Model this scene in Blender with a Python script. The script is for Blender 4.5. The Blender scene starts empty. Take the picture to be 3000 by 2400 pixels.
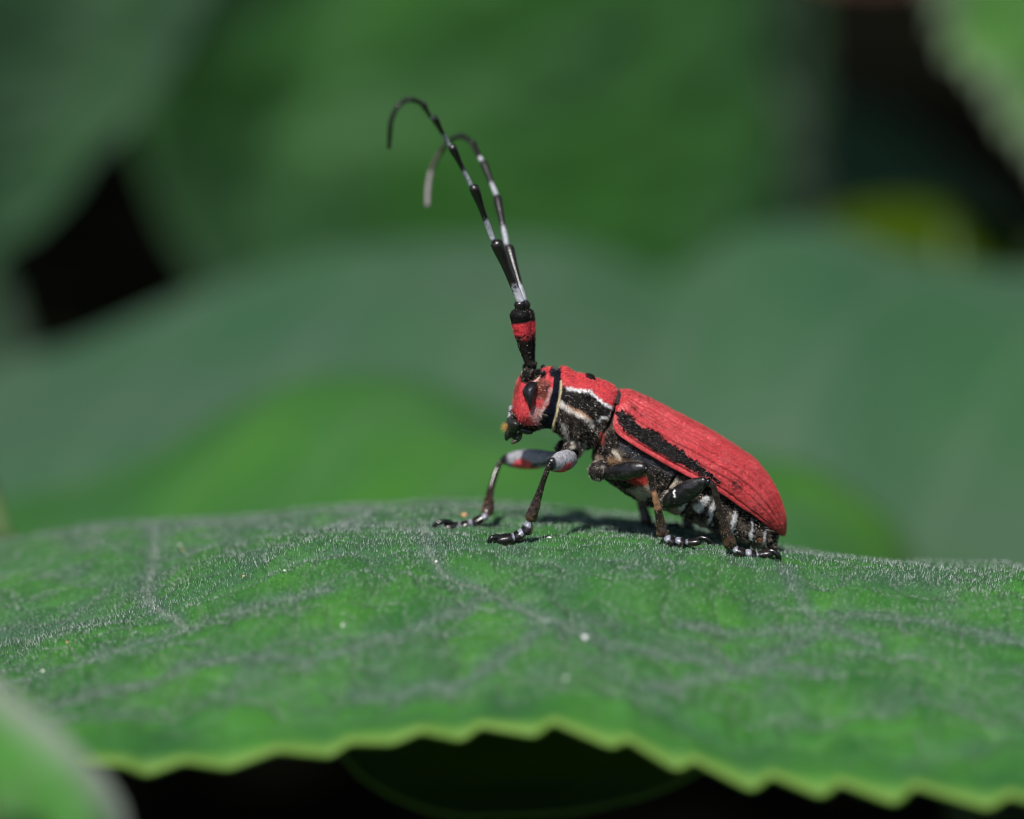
import bpy, math
import numpy as np
rng = np.random.default_rng(7)
sc = bpy.context.scene
COL = sc.collection
R = math.radians

# ------------------------------------------------------------------ camera, sky, sun, exposure (1 unit = 1 cm)
sc.unit_settings.system = 'METRIC'
sc.unit_settings.scale_length = 0.01
PITCH, DIST, LENS, SENS = R(11.0), 20.0, 100.0, 36.0
FPX = 3000.0 * LENS / SENS
cp, sp = math.cos(PITCH), math.sin(PITCH)
CAM = np.array([0.0, -DIST * cp, DIST * sp])
FWD, UPV = np.array([0.0, cp, -sp]), np.array([0.0, sp, cp])
cd = bpy.data.cameras.new('camera')
cam = bpy.data.objects.new('camera', cd)
COL.objects.link(cam)
cam.location = CAM
cam.rotation_euler = (R(90) - PITCH, 0, 0)
cd.lens, cd.sensor_width = LENS, SENS
cd.clip_start, cd.clip_end = 0.5, 20000
cd.dof.use_dof = True
cd.dof.focus_distance = DIST - 0.28
cd.dof.aperture_fstop = 0.135
sc.camera = cam

SUN = np.array([-0.21, -0.52, 0.83]); SUN /= np.linalg.norm(SUN)
w = bpy.data.worlds.new('World'); sc.world = w; w.use_nodes = True
nt = w.node_tree
sky = nt.nodes.new('ShaderNodeTexSky'); sky.sky_type = 'NISHITA'; sky.sun_disc = False
sky.sun_elevation = math.asin(SUN[2])
sky.sun_rotation = math.atan2(SUN[0], SUN[1])
nt.links.new(sky.outputs[0], nt.nodes['Background'].inputs[0])
nt.nodes['Background'].inputs[1].default_value = 0.09
sd = bpy.data.lights.new('sun', 'SUN'); sd.energy = 4.8; sd.angle = R(2.5); sd.color = (1, 0.96, 0.9)
so = bpy.data.objects.new('sun', sd); COL.objects.link(so)
from mathutils import Vector
so.rotation_euler = Vector(-SUN).to_track_quat('-Z', 'Y').to_euler()
so.location = SUN * 60
sc.view_settings.view_transform = 'Standard'
sc.view_settings.look = 'None'
sc.view_settings.gamma = 1.0
sc.view_settings.exposure = 0.25
sc.cycles.use_denoising = True
sc.cycles.max_bounces = 8
sc.cycles.filter_width = 1.1


# ------------------------------------------------------------------ helpers
def at(px, py, Y):
    """points of the world plane y = Y seen at photograph pixels (px, py)"""
    px, py, Y = np.broadcast_arrays(np.asarray(px, float), np.asarray(py, float), np.asarray(Y, float))
    fx, fy = (px - 1500) / FPX, (1200 - py) / FPX
    dx, dy, dz = fx, FWD[1] + fy * UPV[1], FWD[2] + fy * UPV[2]
    t = (Y - CAM[1]) / dy
    return np.stack([CAM[0] + dx * t, Y, CAM[2] + dz * t], -1)


def proj(P):
    d = P - CAM
    z = d @ FWD
    return 1500 + FPX * d[..., 0] / z, 1200 - FPX * (d @ UPV) / z


def smooth(a, b, x):
    t = np.clip((x - a) / (b - a), 0, 1)
    return t * t * (3 - 2 * t)


def spline(pts, n, par=None):
    """Catmull-Rom through pts resampled to n points (uniform in arc length, or over par)"""
    P = np.asarray(pts, float)
    m = len(P)
    Q = np.vstack([2 * P[0] - P[1], P, 2 * P[-1] - P[-2]])
    if par is None:
        k = 24
        t = np.linspace(0, m - 1, (m - 1) * k + 1)
    else:
        t = np.asarray(par, float) * (m - 1)
    i = np.clip(t.astype(int), 0, m - 2)
    f = (t - i)[:, None]
    p0, p1, p2, p3 = Q[i], Q[i + 1], Q[i + 2], Q[i + 3]
    C = 0.5 * (2 * p1 + (p2 - p0) * f + (2 * p0 - 5 * p1 + 4 * p2 - p3) * f ** 2 + (3 * p1 - p0 - 3 * p2 + p3) * f ** 3)
    if par is not None:
        return C
    L = np.concatenate([[0], np.cumsum(np.linalg.norm(np.diff(C[:, :3], axis=0), axis=1))])
    s = np.linspace(0, L[-1], n)
    return np.stack([np.interp(s, L, C[:, k]) for k in range(C.shape[1])], -1)


def vnoise(P, scale, seed=0):
    """value noise on 2-D or 3-D points, range 0..1"""
    P = np.asarray(P, float) * scale + 100.0 + seed * 17.3
    i = np.floor(P).astype(np.int64)
    f = P - i
    f = f * f * (3 - 2 * f)
    dim = P.shape[-1]
    out = np.zeros(P.shape[:-1])
    for c in range(2 ** dim):
        o = np.array([(c >> k) & 1 for k in range(dim)])
        q = i + o
        h = q[..., 0] * 374761393 + q[..., 1] * 668265263 + seed * 982451653
        if dim == 3:
            h = h + q[..., 2] * 1274126177
        h = (h ^ (h >> 13)) * 1274126177
        h = (h ^ (h >> 16)) & 0xFFFFFF
        wt = np.prod(np.where(o == 1, f, 1 - f), axis=-1)
        out += wt * (h / float(0xFFFFFF))
    return out


def fbm(P, scale, seed=0, oct=4):
    return sum(vnoise(P, scale * 2 ** k, seed + k) * 0.5 ** (k + 1) for k in range(oct)) / (1 - 0.5 ** oct)


def grid_faces(nu, nv, close_v=False):
    i, j = np.meshgrid(np.arange(nu - 1), np.arange(nv if close_v else nv - 1), indexing='ij')
    j2 = (j + 1) % nv
    return np.stack([i * nv + j, i * nv + j2, (i + 1) * nv + j2, (i + 1) * nv + j], -1).reshape(-1, 4)


def add_mesh(name, V, F, mat, parent=None, col=None, smooth_shade=True, off=None, attr='Col'):
    """ONE mesh object; V in world space, stored relative to the thing's base"""
    V = np.asarray(V, float).reshape(-1, 3)
    base = np.array(off if off is not None else (parent['_o'] if parent is not None and '_o' in parent else (0, 0, 0)), float)
    me = bpy.data.meshes.new(name)
    F = np.asarray(F)
    k = F.shape[1]
    me.vertices.add(len(V)); me.vertices.foreach_set('co', (V - base).astype(np.float32).ravel())
    me.loops.add(F.size); me.loops.foreach_set('vertex_index', F.astype(np.int32).ravel())
    me.polygons.add(len(F))
    me.polygons.foreach_set('loop_start', (np.arange(len(F)) * k).astype(np.int32))
    me.update(calc_edges=True)
    me.polygons.foreach_set('use_smooth', np.full(len(F), smooth_shade))
    if col is not None:
        a = me.color_attributes.new(attr, 'FLOAT_COLOR', 'POINT')
        a.data.foreach_set('color', np.asarray(col, np.float32).reshape(-1, 4).ravel())
    me.materials.append(mat)
    me.validate()
    o = bpy.data.objects.new(name, me)
    COL.objects.link(o)
    if parent is not None:
        o.parent = parent
        o.matrix_parent_inverse.identity()
        if '_o' not in o:
            o['_o'] = list(base)
        if parent.type == 'MESH':
            o.location = (0, 0, 0)
        else:
            o.location = (0, 0, 0)
    else:
        o.location = base
        o['_o'] = list(base)
    return o


def thing(name, label, cat, loc, group=None):
    o = bpy.data.objects.new(name, None)
    COL.objects.link(o)
    o.location = loc
    o['_o'] = list(map(float, loc))
    o.empty_display_size = 0.2
    return tag(o, label, cat, group)


def tag(o, label=None, cat=None, group=None, kind=None):
    if label: o['label'] = label
    if cat: o['category'] = cat
    if group: o['group'] = group
    if kind: o['kind'] = kind
    return o


def normals(V, F):
    V = V.reshape(-1, 3)
    n = np.cross(V[F[:, 2]] - V[F[:, 0]], V[F[:, 3]] - V[F[:, 1]])
    N = np.zeros_like(V)
    for k in range(4):
        np.add.at(N, F[:, k], n)
    return N / (np.linalg.norm(N, axis=1, keepdims=True) + 1e-12)


def hairs(V, F, C, count, length, width, flow, lift, keep=None, jitter=0.35, tint=None):
    """one thin blade per hair, lying along flow and lifted off the surface"""
    V = V.reshape(-1, 3); C = C.reshape(-1, 4)
    N = normals(V, F)
    ar = np.linalg.norm(np.cross(V[F[:, 2]] - V[F[:, 0]], V[F[:, 3]] - V[F[:, 1]]), axis=1)
    if keep is not None:
        ar = ar * keep[F[:, 0]]
    f = rng.choice(len(F), count, p=ar / ar.sum())
    u, v = rng.random(count)[:, None], rng.random(count)[:, None]
    q = F[f]
    bil = lambda A: A[q[:, 0]] * (1 - u) * (1 - v) + A[q[:, 1]] * u * (1 - v) + A[q[:, 2]] * u * v + A[q[:, 3]] * (1 - u) * v
    P, n, c = bil(V), bil(N), bil(C)
    fl = np.asarray(flow, float)
    d = fl - n * np.sum(fl * n, -1, keepdims=True)
    d = d / (np.linalg.norm(d, axis=1, keepdims=True) + 1e-9)
    d = d * (1 - lift) + n * lift + rng.normal(0, jitter, (count, 3))
    d /= np.linalg.norm(d, axis=1, keepdims=True)
    s = np.cross(d, n + rng.normal(0, 0.5, (count, 3)))
    s /= np.linalg.norm(s, axis=1, keepdims=True) + 1e-9
    L = length * rng.uniform(0.5, 1.3, (count, 1))
    W = width * rng.uniform(0.7, 1.3, (count, 1))
    A, B, T = P - n * 0.001 - s * W * 0.5, P - n * 0.001 + s * W * 0.5, P + d * L
    out = np.stack([A, B, T], 1).reshape(-1, 3)
    if tint is not None:
        c = tint(c, P)
    return out, np.arange(count * 3).reshape(-1, 3), np.repeat(c, 3, axis=0)


# ------------------------------------------------------------------ materials
def new_mat(name):
    m = bpy.data.materials.new(name); m.use_nodes = True
    t = m.node_tree
    return m, t, t.nodes['Principled BSDF'], t.nodes.new, t.links.new


def cuticle(name, noise_scale=70, bump=0.5, spec=0.45, sheen=0.0, contrast=0.35, coat=0.0, lit_spec=False):
    m, t, b, nn, ln = new_mat(name)
    a = nn('ShaderNodeVertexColor'); a.layer_name = 'Col'
    tc = nn('ShaderNodeTexCoord')
    n1 = nn('ShaderNodeTexNoise'); n1.inputs['Scale'].default_value = noise_scale; n1.inputs['Detail'].default_value = 4
    ln(tc.outputs['Object'], n1.inputs['Vector'])
    mr = nn('ShaderNodeMapRange'); mr.inputs[1].default_value = 0.3; mr.inputs[2].default_value = 0.7
    mr.inputs[3].default_value = 1 - contrast; mr.inputs[4].default_value = 1 + contrast
    ln(n1.outputs[0], mr.inputs[0])
    mx = nn('ShaderNodeVectorMath'); mx.operation = 'SCALE'
    ln(a.outputs['Color'], mx.inputs[0]); ln(mr.outputs[0], mx.inputs['Scale'])
    ln(mx.outputs[0], b.inputs['Base Color'])
    ln(a.outputs['Alpha'], b.inputs['Roughness'])
    b.inputs['Specular IOR Level'].default_value = spec
    if lit_spec:      # red lacquer shines, black velvet does not
        sr = nn('ShaderNodeSeparateColor'); ln(a.outputs['Color'], sr.inputs[0])
        ms_ = nn('ShaderNodeMapRange'); ms_.inputs[1].default_value = 0.02; ms_.inputs[2].default_value = 0.3
        ms_.inputs[3].default_value = 0.04; ms_.inputs[4].default_value = spec
        ln(sr.outputs[0], ms_.inputs[0]); ln(ms_.outputs[0], b.inputs['Specular IOR Level'])
    b.inputs['Sheen Weight'].default_value = sheen
    b.inputs['Coat Weight'].default_value = coat
    if bump:
        bp = nn('ShaderNodeBump'); bp.inputs['Strength'].default_value = bump; bp.inputs['Distance'].default_value = 0.006
        n2 = nn('ShaderNodeTexNoise'); n2.inputs['Scale'].default_value = noise_scale * 1.4; n2.inputs['Detail'].default_value = 3
        ln(tc.outputs['Object'], n2.inputs['Vector'])
        ln(n2.outputs[0], bp.inputs['Height']); ln(bp.outputs[0], b.inputs['Normal'])
    return m


def plain(name, color, rough=0.5, spec=0.5, noise=None):
    m, t, b, nn, ln = new_mat(name)
    b.inputs['Base Color'].default_value = (*color, 1)
    b.inputs['Roughness'].default_value = rough
    b.inputs['Specular IOR Level'].default_value = spec
    if noise:
        tc = nn('ShaderNodeTexCoord'); n1 = nn('ShaderNodeTexNoise'); n1.inputs['Scale'].default_value = noise
        n1.inputs['Detail'].default_value = 6
        cr = nn('ShaderNodeValToRGB')
        cr.color_ramp.elements[0].position = 0.3; cr.color_ramp.elements[1].position = 0.7
        cr.color_ramp.elements[0].color = (*[c * 0.5 for c in color], 1)
        cr.color_ramp.elements[1].color = (*[min(1, c * 1.4) for c in color], 1)
        ln(tc.outputs['Object'], n1.inputs['Vector']); ln(n1.outputs[0], cr.inputs[0]); ln(cr.outputs[0], b.inputs['Base Color'])
    return m


def leaf_mat(name, green, green2, grey, scale=0.5, sheen=0.25, trans=0.25, rough=0.5, bump=0.25, bscale=25, rim=None, spec=0.3, greyamt=0.5):
    """leaf blade: two greens mottled by noise; Mask.r = vein, Mask.g = margin, Mask.b = bloom"""
    m, t, b, nn, ln = new_mat(name)
    tc = nn('ShaderNodeTexCoord')
    n1 = nn('ShaderNodeTexNoise'); n1.inputs['Scale'].default_value = scale; n1.inputs['Detail'].default_value = 5
    ln(tc.outputs['Object'], n1.inputs['Vector'])
    cr = nn('ShaderNodeValToRGB'); cr.color_ramp.elements[0].position = 0.35; cr.color_ramp.elements[1].position = 0.65
    cr.color_ramp.elements[0].color = (*green, 1); cr.color_ramp.elements[1].color = (*green2, 1)
    ln(n1.outputs[0], cr.inputs[0])
    a = nn('ShaderNodeVertexColor'); a.layer_name = 'Mask'
    sx = nn('ShaderNodeSeparateColor'); ln(a.outputs['Color'], sx.inputs[0])
    def mix(fac, A, color):
        x = nn('ShaderNodeMix'); x.data_type = 'RGBA'
        ln(fac, x.inputs[0]); ln(A, x.inputs[6]); x.inputs[7].default_value = (*color, 1)
        return x.outputs[2]
    out = cr.outputs[0]
    out = mix(sx.outputs[2], out, grey)
    out = mix(sx.outputs[0], out, [0.5 * g + 0.5 * c for g, c in zip(grey, (0.30, 0.34, 0.27))])
    if rim: out = mix(sx.outputs[1], out, rim)
    ln(out, b.inputs['Base Color'])
    b.inputs['Roughness'].default_value = rough
    b.inputs['Specular IOR Level'].default_value = spec
    b.inputs['Sheen Weight'].default_value = sheen
    b.inputs['Sheen Roughness'].default_value = 0.4
    b.inputs['Sheen Tint'].default_value = (0.85, 0.95, 0.9, 1)
    if bump:
        bp = nn('ShaderNodeBump'); bp.inputs['Strength'].default_value = bump; bp.inputs['Distance'].default_value = 0.02
        n2 = nn('ShaderNodeTexNoise'); n2.inputs['Scale'].default_value = bscale; n2.inputs['Detail'].default_value = 4
        ln(tc.outputs['Object'], n2.inputs['Vector']); ln(n2.outputs[0], bp.inputs['Height']); ln(bp.outputs[0], b.inputs['Normal'])
    if trans:
        tr = nn('ShaderNodeBsdfTranslucent')
        g = nn('ShaderNodeMix'); g.data_type = 'RGBA'; g.blend_type = 'MULTIPLY'; g.inputs[0].default_value = 1
        ln(out, g.inputs[6]); g.inputs[7].default_value = (1.3, 1.5, 0.5, 1)
        ln(g.outputs[2], tr.inputs[0])
        ms = nn('ShaderNodeMixShader'); ms.inputs[0].default_value = trans
        ln(b.outputs[0], ms.inputs[1]); ln(tr.outputs[0], ms.inputs[2])
        ln(ms.outputs[0], t.nodes['Material Output'].inputs[0])
    return m


M_CUT = cuticle('beetle_cuticle', 75, 0.7, 0.25, lit_spec=True)
M_LEG = cuticle('leg_cuticle', 45, 0.3, 0.55, contrast=0.35)
M_ELY = cuticle('elytron_cuticle', 75, 0.8, 0.45, sheen=0.0, contrast=0.4, lit_spec=True)
M_KNEE = cuticle('knee_joint', 60, 0.1, 0.5, contrast=0.2)
M_EYE = cuticle('eye_lens', 160, 0.35, 0.7, contrast=0.1)
M_HAIR = cuticle('beetle_hair', 40, 0.0, 0.15, contrast=0.1)
M_SHADE_SOIL = plain('humus', (0.0042, 0.0042, 0.0028), 1.0, 0.0, 0.35)  # soil colour blackened past real soil to stand for deep shade
M_TWIG = plain('bark', (0.075, 0.035, 0.022), 0.85, 0.2, 2.0)
M_STALK = plain('leaf_stalk', (0.07, 0.12, 0.04), 0.6, 0.3, 3.0)
M_TRI = plain('trichome', (0.78, 0.82, 0.80), 0.18, 0.9)
M_TRI2 = plain('dull_trichome', (0.045, 0.095, 0.058), 0.4, 0.3)
M_GRAIN = plain('pollen_grain', (0.75, 0.72, 0.66), 0.6, 0.3, 40)
M_GRAIN2 = plain('orange_grain', (0.6, 0.33, 0.15), 0.6, 0.3, 40)
M_DROP = plain('white_fleck', (0.85, 0.88, 0.86), 0.35, 0.5, 30)
M_SHADE_CANOPY = plain('shade_canopy_leaf', (0.035, 0.06, 0.018), 0.6, 0.3, 0.3)

M_LEAF = leaf_mat('hairy_leaf', (0.030, 0.125, 0.028), (0.056, 0.200, 0.032), (0.070, 0.138, 0.090), 1.6, 0.06, 0.26, 0.5, 0.5, 30, spec=0.2,
                  rim=(0.145, 0.265, 0.05))

# ------------------------------------------------------------------ ground
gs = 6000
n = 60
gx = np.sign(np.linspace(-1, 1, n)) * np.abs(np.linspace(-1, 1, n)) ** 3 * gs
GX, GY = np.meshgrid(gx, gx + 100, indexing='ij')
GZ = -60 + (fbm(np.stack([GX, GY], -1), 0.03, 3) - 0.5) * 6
ground = add_mesh('ground', np.stack([GX, GY, GZ], -1), grid_faces(n, n), M_SHADE_SOIL)
tag(ground, 'soil floor beneath the leaves, its colour blackened for deep shade', 'ground', kind='structure')
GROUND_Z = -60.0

# ------------------------------------------------------------------ the leaf that carries the beetle
def pchip(x, y, xi):
    h = np.diff(x); d = np.diff(y) / h
    m = np.zeros_like(y)
    for k in range(1, len(x) - 1):
        if d[k - 1] * d[k] > 0:
            w1, w2 = 2 * h[k] + h[k - 1], h[k] + 2 * h[k - 1]
            m[k] = (w1 + w2) / (w1 / d[k - 1] + w2 / d[k])
    m[0], m[-1] = d[0], d[-1]
    i = np.clip(np.searchsorted(x, xi) - 1, 0, len(x) - 2)
    t = (xi - x[i]) / h[i]
    return ((2 * t ** 3 - 3 * t ** 2 + 1) * y[i] + (t ** 3 - 2 * t ** 2 + t) * h[i] * m[i]
            + (-2 * t ** 3 + 3 * t ** 2) * y[i + 1] + (t ** 3 - t ** 2) * h[i] * m[i + 1])


def curve(pts, px, sm=60):
    p = np.asarray(pts, float)
    return sum(np.interp(px + o, p[:, 0], p[:, 1]) for o in np.linspace(-sm, sm, 7)) / 7


NEAR_Y = [(-1500, 2250), (-700, 2050), (0, 1888), (280, 1818), (465, 1752), (700, 1655), (975, 1602), (1200, 1592), (1470, 1594),
          (1700, 1594), (2010, 1603), (2220, 1638), (2400, 1655), (2700, 1672), (3000, 1696), (3600, 1780), (4500, 2000)]
CREST = [(-1500, 1950), (-700, 1740), (0, 1594), (200, 1556), (420, 1534), (700, 1522), (1000, 1492), (1250, 1476), (1450, 1479),
         (1700, 1503), (1900, 1530), (2100, 1562), (2300, 1614), (2400, 1638), (2700, 1656), (3000, 1671), (3600, 1745), (4500, 1960)]
CREST_Y = [(-1500, 2.0), (0, 2.3), (700, 2.2), (1250, 1.9), (1700, 1.6), (2100, 1.2), (2300, 0.7), (2500, 0.35), (3000, 0.15), (4500, 0.0)]
EDGE = [(-1500, 2500), (-600, 2360), (0, 2290), (250, 2235), (370, 2244), (429, 2270), (539, 2231), (669, 2251), (812, 2199), (968, 2215), (1020, 2176),
        (1149, 2179), (1234, 2143), (1351, 2169), (1405, 2128), (1567, 2156), (1618, 2115), (1793, 2189), (1838, 2166), (1986, 2256),
        (2031, 2226), (2205, 2315), (2258, 2271), (2409, 2334), (2458, 2293), (2624, 2356), (2676, 2304), (2899, 2375), (2960, 2338),
        (3150, 2400), (3210, 2360), (3400, 2440), (3460, 2400), (3700, 2480), (4500, 2700)]
EDGE_Y = [(-1500, -3.0), (0, -3.4), (400, -3.4), (1400, -3.0), (2000, -3.3), (3000, -3.7), (4500, -3.5)]
NU, NV = 720, 330
LPX = np.linspace(-1400, 4400, NU)
A_, H_, HY_ = curve(NEAR_Y, LPX), curve(CREST, LPX), curve(CREST_Y, LPX)
E_, E_s, EY_ = curve(EDGE, LPX, 14), curve(EDGE, LPX, 160), curve(EDGE_Y, LPX)
taper = np.clip(1 - ((LPX - 1500) / 2950) ** 6, 0.03, 1)
LV = np.zeros((NU, NV, 3))
LPYC = np.zeros((NU, NV)); LYY = np.zeros((NU, NV))
sv = np.linspace(0, 1, NV)
for i in range(NU):
    e, es, ye, a, h, yh = E_[i], E_s[i], EY_[i], A_[i], H_[i], HY_[i]
    ys = np.array([ye, ye + 0.04, ye + 0.11, ye + 0.26, -0.4, yh, yh + 1.0, yh + 2.4, yh + 4.2])
    top = 0.45 * e + 0.55 * es
    ps = np.array([e, e - 18, top - 40, top - 66, a, h, h + 28, h + 190, h + 620])
    mid = (ys[3] + ys[4]) / 2
    ys = np.insert(ys, 4, mid); ps = np.insert(ps, 4, 0.5 * (ps[3] + ps[4]) - 26)
    # rows: dense on the rim and through the sharp zone
    knots = np.array([0, 0.10, 0.42, 0.80, 1.0]); kv = np.array([ye, ye + 0.4, -1.0, 1.2, yh + 4.2])
    kv = np.maximum.accumulate(np.where(np.arange(5) == 3, max(min(1.2, yh + 0.9), -0.5), kv))
    yy = np.interp(sv, knots, kv)
    pp = pchip(ys, ps, yy)
    LYY[i], LPYC[i] = yy, pp
    V = at(LPX[i], pp, yy)
    V[:, 1] = V[:, 1] * taper[i] - 0.4 * (1 - taper[i])
    LV[i] = V


def leaf_y(px, py):
    """depth at which a pixel meets the visible side of the leaf"""
    i = int(np.clip(np.searchsorted(LPX, px), 0, NU - 1))
    k = np.argmin(np.where(LYY[i] <= HY_[i], np.abs(LPYC[i] - py), 1e9))
    return LYY[i][k]


# puckering: cells between veins stand proud
X, Y = LV[..., 0], LV[..., 1]
sx_, sy_ = np.meshgrid(np.arange(-9, 12, 1.25), np.arange(-5, 7, 0.95), indexing='ij')
seeds = np.stack([sx_.ravel(), sy_.ravel()], -1) + rng.uniform(-0.42, 0.42, (sx_.size, 2))
warp = np.stack([fbm(np.stack([X, Y], -1), 0.9, 11), fbm(np.stack([X, Y], -1), 0.9, 23)], -1) - 0.5
Q = (np.stack([X, Y], -1) + warp * 0.7).reshape(-1, 2)


def voro(Q, seeds):
    d1 = np.full(len(Q), 1e9); d2 = d1.copy()
    for s in seeds:
        d = np.hypot(Q[:, 0] - s[0], Q[:, 1] - s[1])
        d2 = np.where(d < d1, d1, np.minimum(d2, d)); d1 = np.minimum(d1, d)
    return d2 - d1


e1 = voro(Q, seeds).reshape(X.shape)
def voro_grid(Q, size, seed):
    c = np.floor(Q / size).astype(np.int64)
    d1 = np.full(len(Q), 1e9); d2 = d1.copy()
    for ox in (-1, 0, 1):
        for oy in (-1, 0, 1):
            k0, k1 = c[:, 0] + ox, c[:, 1] + oy
            h = (k0 * 374761393 + k1 * 668265263 + seed * 982451653) & 0xFFFFFFFF
            h = ((h ^ (h >> 13)) * 1274126177) & 0xFFFFFFFF
            jx, jy = ((h >> 3) & 1023) / 1023.0, ((h >> 15) & 1023) / 1023.0
            d = np.hypot(Q[:, 0] - (k0 + 0.15 + 0.7 * jx) * size, Q[:, 1] - (k1 + 0.15 + 0.7 * jy) * size)
            d2 = np.where(d < d1, d1, np.minimum(d2, d)); d1 = np.minimum(d1, d)
    return d2 - d1


e2 = voro_grid(Q, 0.36, 5).reshape(X.shape)
e3 = voro_grid(Q, 0.13, 8).reshape(X.shape)
n3 = fbm(np.stack([X, Y], -1), 3.2, 5)
n4 = fbm(np.stack([X, Y], -1), 9.0, 6, 3)
VEINS = [[(450, 1538), (452, 1600), (440, 1680), (435, 1750), (480, 1785), (560, 1830)],
         [(1243, 1545), (1250, 1600), (1300, 1672), (1420, 1725), (1500, 1765), (1650, 1832), (1800, 1880), (2050, 1925), (2400, 1960)],
         [(420, 1540), (560, 1536), (800, 1541), (1000, 1548), (1240, 1552)],
         [(900, 1925), (1050, 1885), (1200, 1830), (1330, 1790), (1420, 1740)],
         [(1050, 2040), (1200, 2020), (1380, 1985), (1470, 1920), (1560, 1850)],
         [(2290, 1660), (2330, 1720), (2380, 1790), (2440, 1830), (2560, 1880)],
         [(2440, 1790), (2620, 1800), (2800, 1830), (3000, 1870)],
         [(560, 1830), (640, 1790), (760, 1760), (960, 1720)],
         [(0, 1990), (150, 1960), (330, 1900), (560, 1832)],
         [(150, 2060), (400, 1990), (620, 1930), (900, 1925)],
         [(2000, 1830), (2200, 1850), (2350, 1830)], [(1900, 2010), (2150, 1960), (2300, 1900), (2400, 1830)]]
vd = np.full(X.size, 9.0); vthin = vd.copy()
P2 = np.stack([X.ravel(), Y.ravel()], -1)
for k, vl in enumerate(VEINS):
    q = np.array([at(px, py, leaf_y(px, py)) for px, py in vl])[:, :2]
    q = spline(q, 40)
    for a, b in zip(q[:-1], q[1:]):
        ab = b - a
        t = np.clip(((P2 - a) @ ab) / (ab @ ab + 1e-9), 0, 1)
        dd = np.linalg.norm(P2 - a - t[:, None] * ab, axis=1)
        vd = np.minimum(vd, dd)
        if k in (0, 2) or (k == 1 and a[0] < 0.35): vthin = np.minimum(vthin, dd * (1.0 if k != 1 else 1.5))
vd = vd.reshape(X.shape); vthin = vthin.reshape(X.shape)
cell = np.minimum(e1 * 0.9, vd * 1.3)
foot = smooth(1.0, 1.7, np.hypot((X - 0.9) / 1.9, (Y - 0.0) / 0.75))      # flatter where the beetle stands
inner = smooth(0.0, 0.6, LYY - EY_[:, None])
puff = smooth(0, 0.55, cell)
LV[..., 2] += (0.075 * (puff - 0.6) + 0.05 * (n3 - 0.5)) * inner * (0.25 + 0.75 * foot) * (1 - 0.7 * smooth(0.3, 1.6, LYY)) + 0.014 * (n4 - 0.5) * inner + (0.022 * smooth(0, 0.12, e2) + 0.008 * smooth(0, 0.05, e3)) * inner
rim = 1 - smooth(0.01, 0.11, LYY - EY_[:, None])
vein = np.maximum((1 - smooth(0.006, 0.032, vthin)) * (0.45 + 0.6 * n4), (1 - smooth(0.0, 0.035, e2)) * 0.22)
vein = np.maximum(vein, (1 - smooth(0.01, 0.05, vd)) * 0.25)
grey_sheen = np.clip((1 - smooth(0.02, 0.28, cell)) * 0.28 + (1 - smooth(0.015, 0.10, vd)) * 0.5 + 0.8 * (n3 - 0.55) + 0.4 * (n4 - 0.5) + 0.06 + 0.2 * smooth(-1.3, -0.2, LYY), 0, 0.9)  # grey of dense down, with its grazing sheen put into the colour
mask = np.stack([np.clip(vein, 0, 1) * inner, rim, grey_sheen * inner, np.ones_like(rim)], -1)
LF = grid_faces(NU, NV)
if normals(LV, LF)[:, 2].mean() < 0: LF = LF[:, ::-1]
leaf = thing('hairy_leaf', 'broad hairy green leaf with toothed pale rim that the red beetle stands on', 'leaf', (0.6, 0.0, float(LV[400, 180, 2])))
blade = add_mesh('blade', LV, LF, M_LEAF, leaf, mask, attr='Mask')
so_ = blade.modifiers.new('thickness', 'SOLIDIFY'); so_.thickness = 0.035; so_.offset = -1
# trichomes: three-sided spikes all over the upper face
LN = normals(LV, LF)
if LN[:, 2].mean() < 0: LN = -LN
def trichomes(count, ln_, wd_):
    V = LV.reshape(-1, 3)
    cy = V[LF[:, 0], 1]
    pxm = np.repeat(LPX[:-1], NV - 1)
    ok = (pxm > -250) & (pxm < 3250) & (cy < np.repeat(HY_[:-1], NV - 1) + 0.5) & (cy > -2.7)
    ar = np.linalg.norm(np.cross(V[LF[:, 2]] - V[LF[:, 0]], V[LF[:, 3]] - V[LF[:, 1]]), axis=1) * ok
    dens = 0.25 + 1.2 * vnoise(V[LF[:, 0]][:, :2], 4.0, 9) ** 1.5 + 0.5 * mask.reshape(-1, 4)[LF[:, 0], 2]
    f = rng.choice(len(LF), count, p=ar * dens / (ar * dens).sum())
    u, v = rng.random((count, 1)), rng.random((count, 1))
    q = LF[f]
    bil = lambda A: A[q[:, 0]] * (1 - u) * (1 - v) + A[q[:, 1]] * u * (1 - v) + A[q[:, 2]] * u * v + A[q[:, 3]] * (1 - u) * v
    P, nrm = bil(V), bil(LN)
    d = nrm * 0.6 + np.array([0.06, -0.05, 0.6]) + rng.normal(0, 0.13, (count, 3))
    d /= np.linalg.norm(d, axis=1, keepdims=True)
    s1 = np.cross(d, rng.normal(0, 1, (count, 3))); s1 /= np.linalg.norm(s1, axis=1, keepdims=True)
    s2 = np.cross(d, s1)
    L = ln_ * rng.uniform(0.35, 1.0, (count, 1)) * (1 + 0.7 * (rng.random((count, 1)) > 0.96))
    r = wd_ * rng.uniform(0.7, 1.5, (count, 1))
    b = P - nrm * 0.003
    vs = np.stack([b + s1 * r, b + (-0.5 * s1 + 0.87 * s2) * r, b + (-0.5 * s1 - 0.87 * s2) * r, P + d * L], 1).reshape(-1, 3)
    k = (np.arange(count) * 4)[:, None]
    fs = np.stack([k + [0, 1, 3], k + [1, 2, 3], k + [2, 0, 3]], 1).reshape(-1, 3)
    return vs, fs
for cnt, ln_, wd_, mt in ((210000, 0.027, 0.0014, M_TRI2), (52000, 0.030, 0.0011, M_TRI)):
    vs, fs = trichomes(cnt, ln_, wd_)
    lh = add_mesh('leaf_hairs', vs, fs, mt, leaf, smooth_shade=False)
    lh['kind'] = 'stuff'


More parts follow.
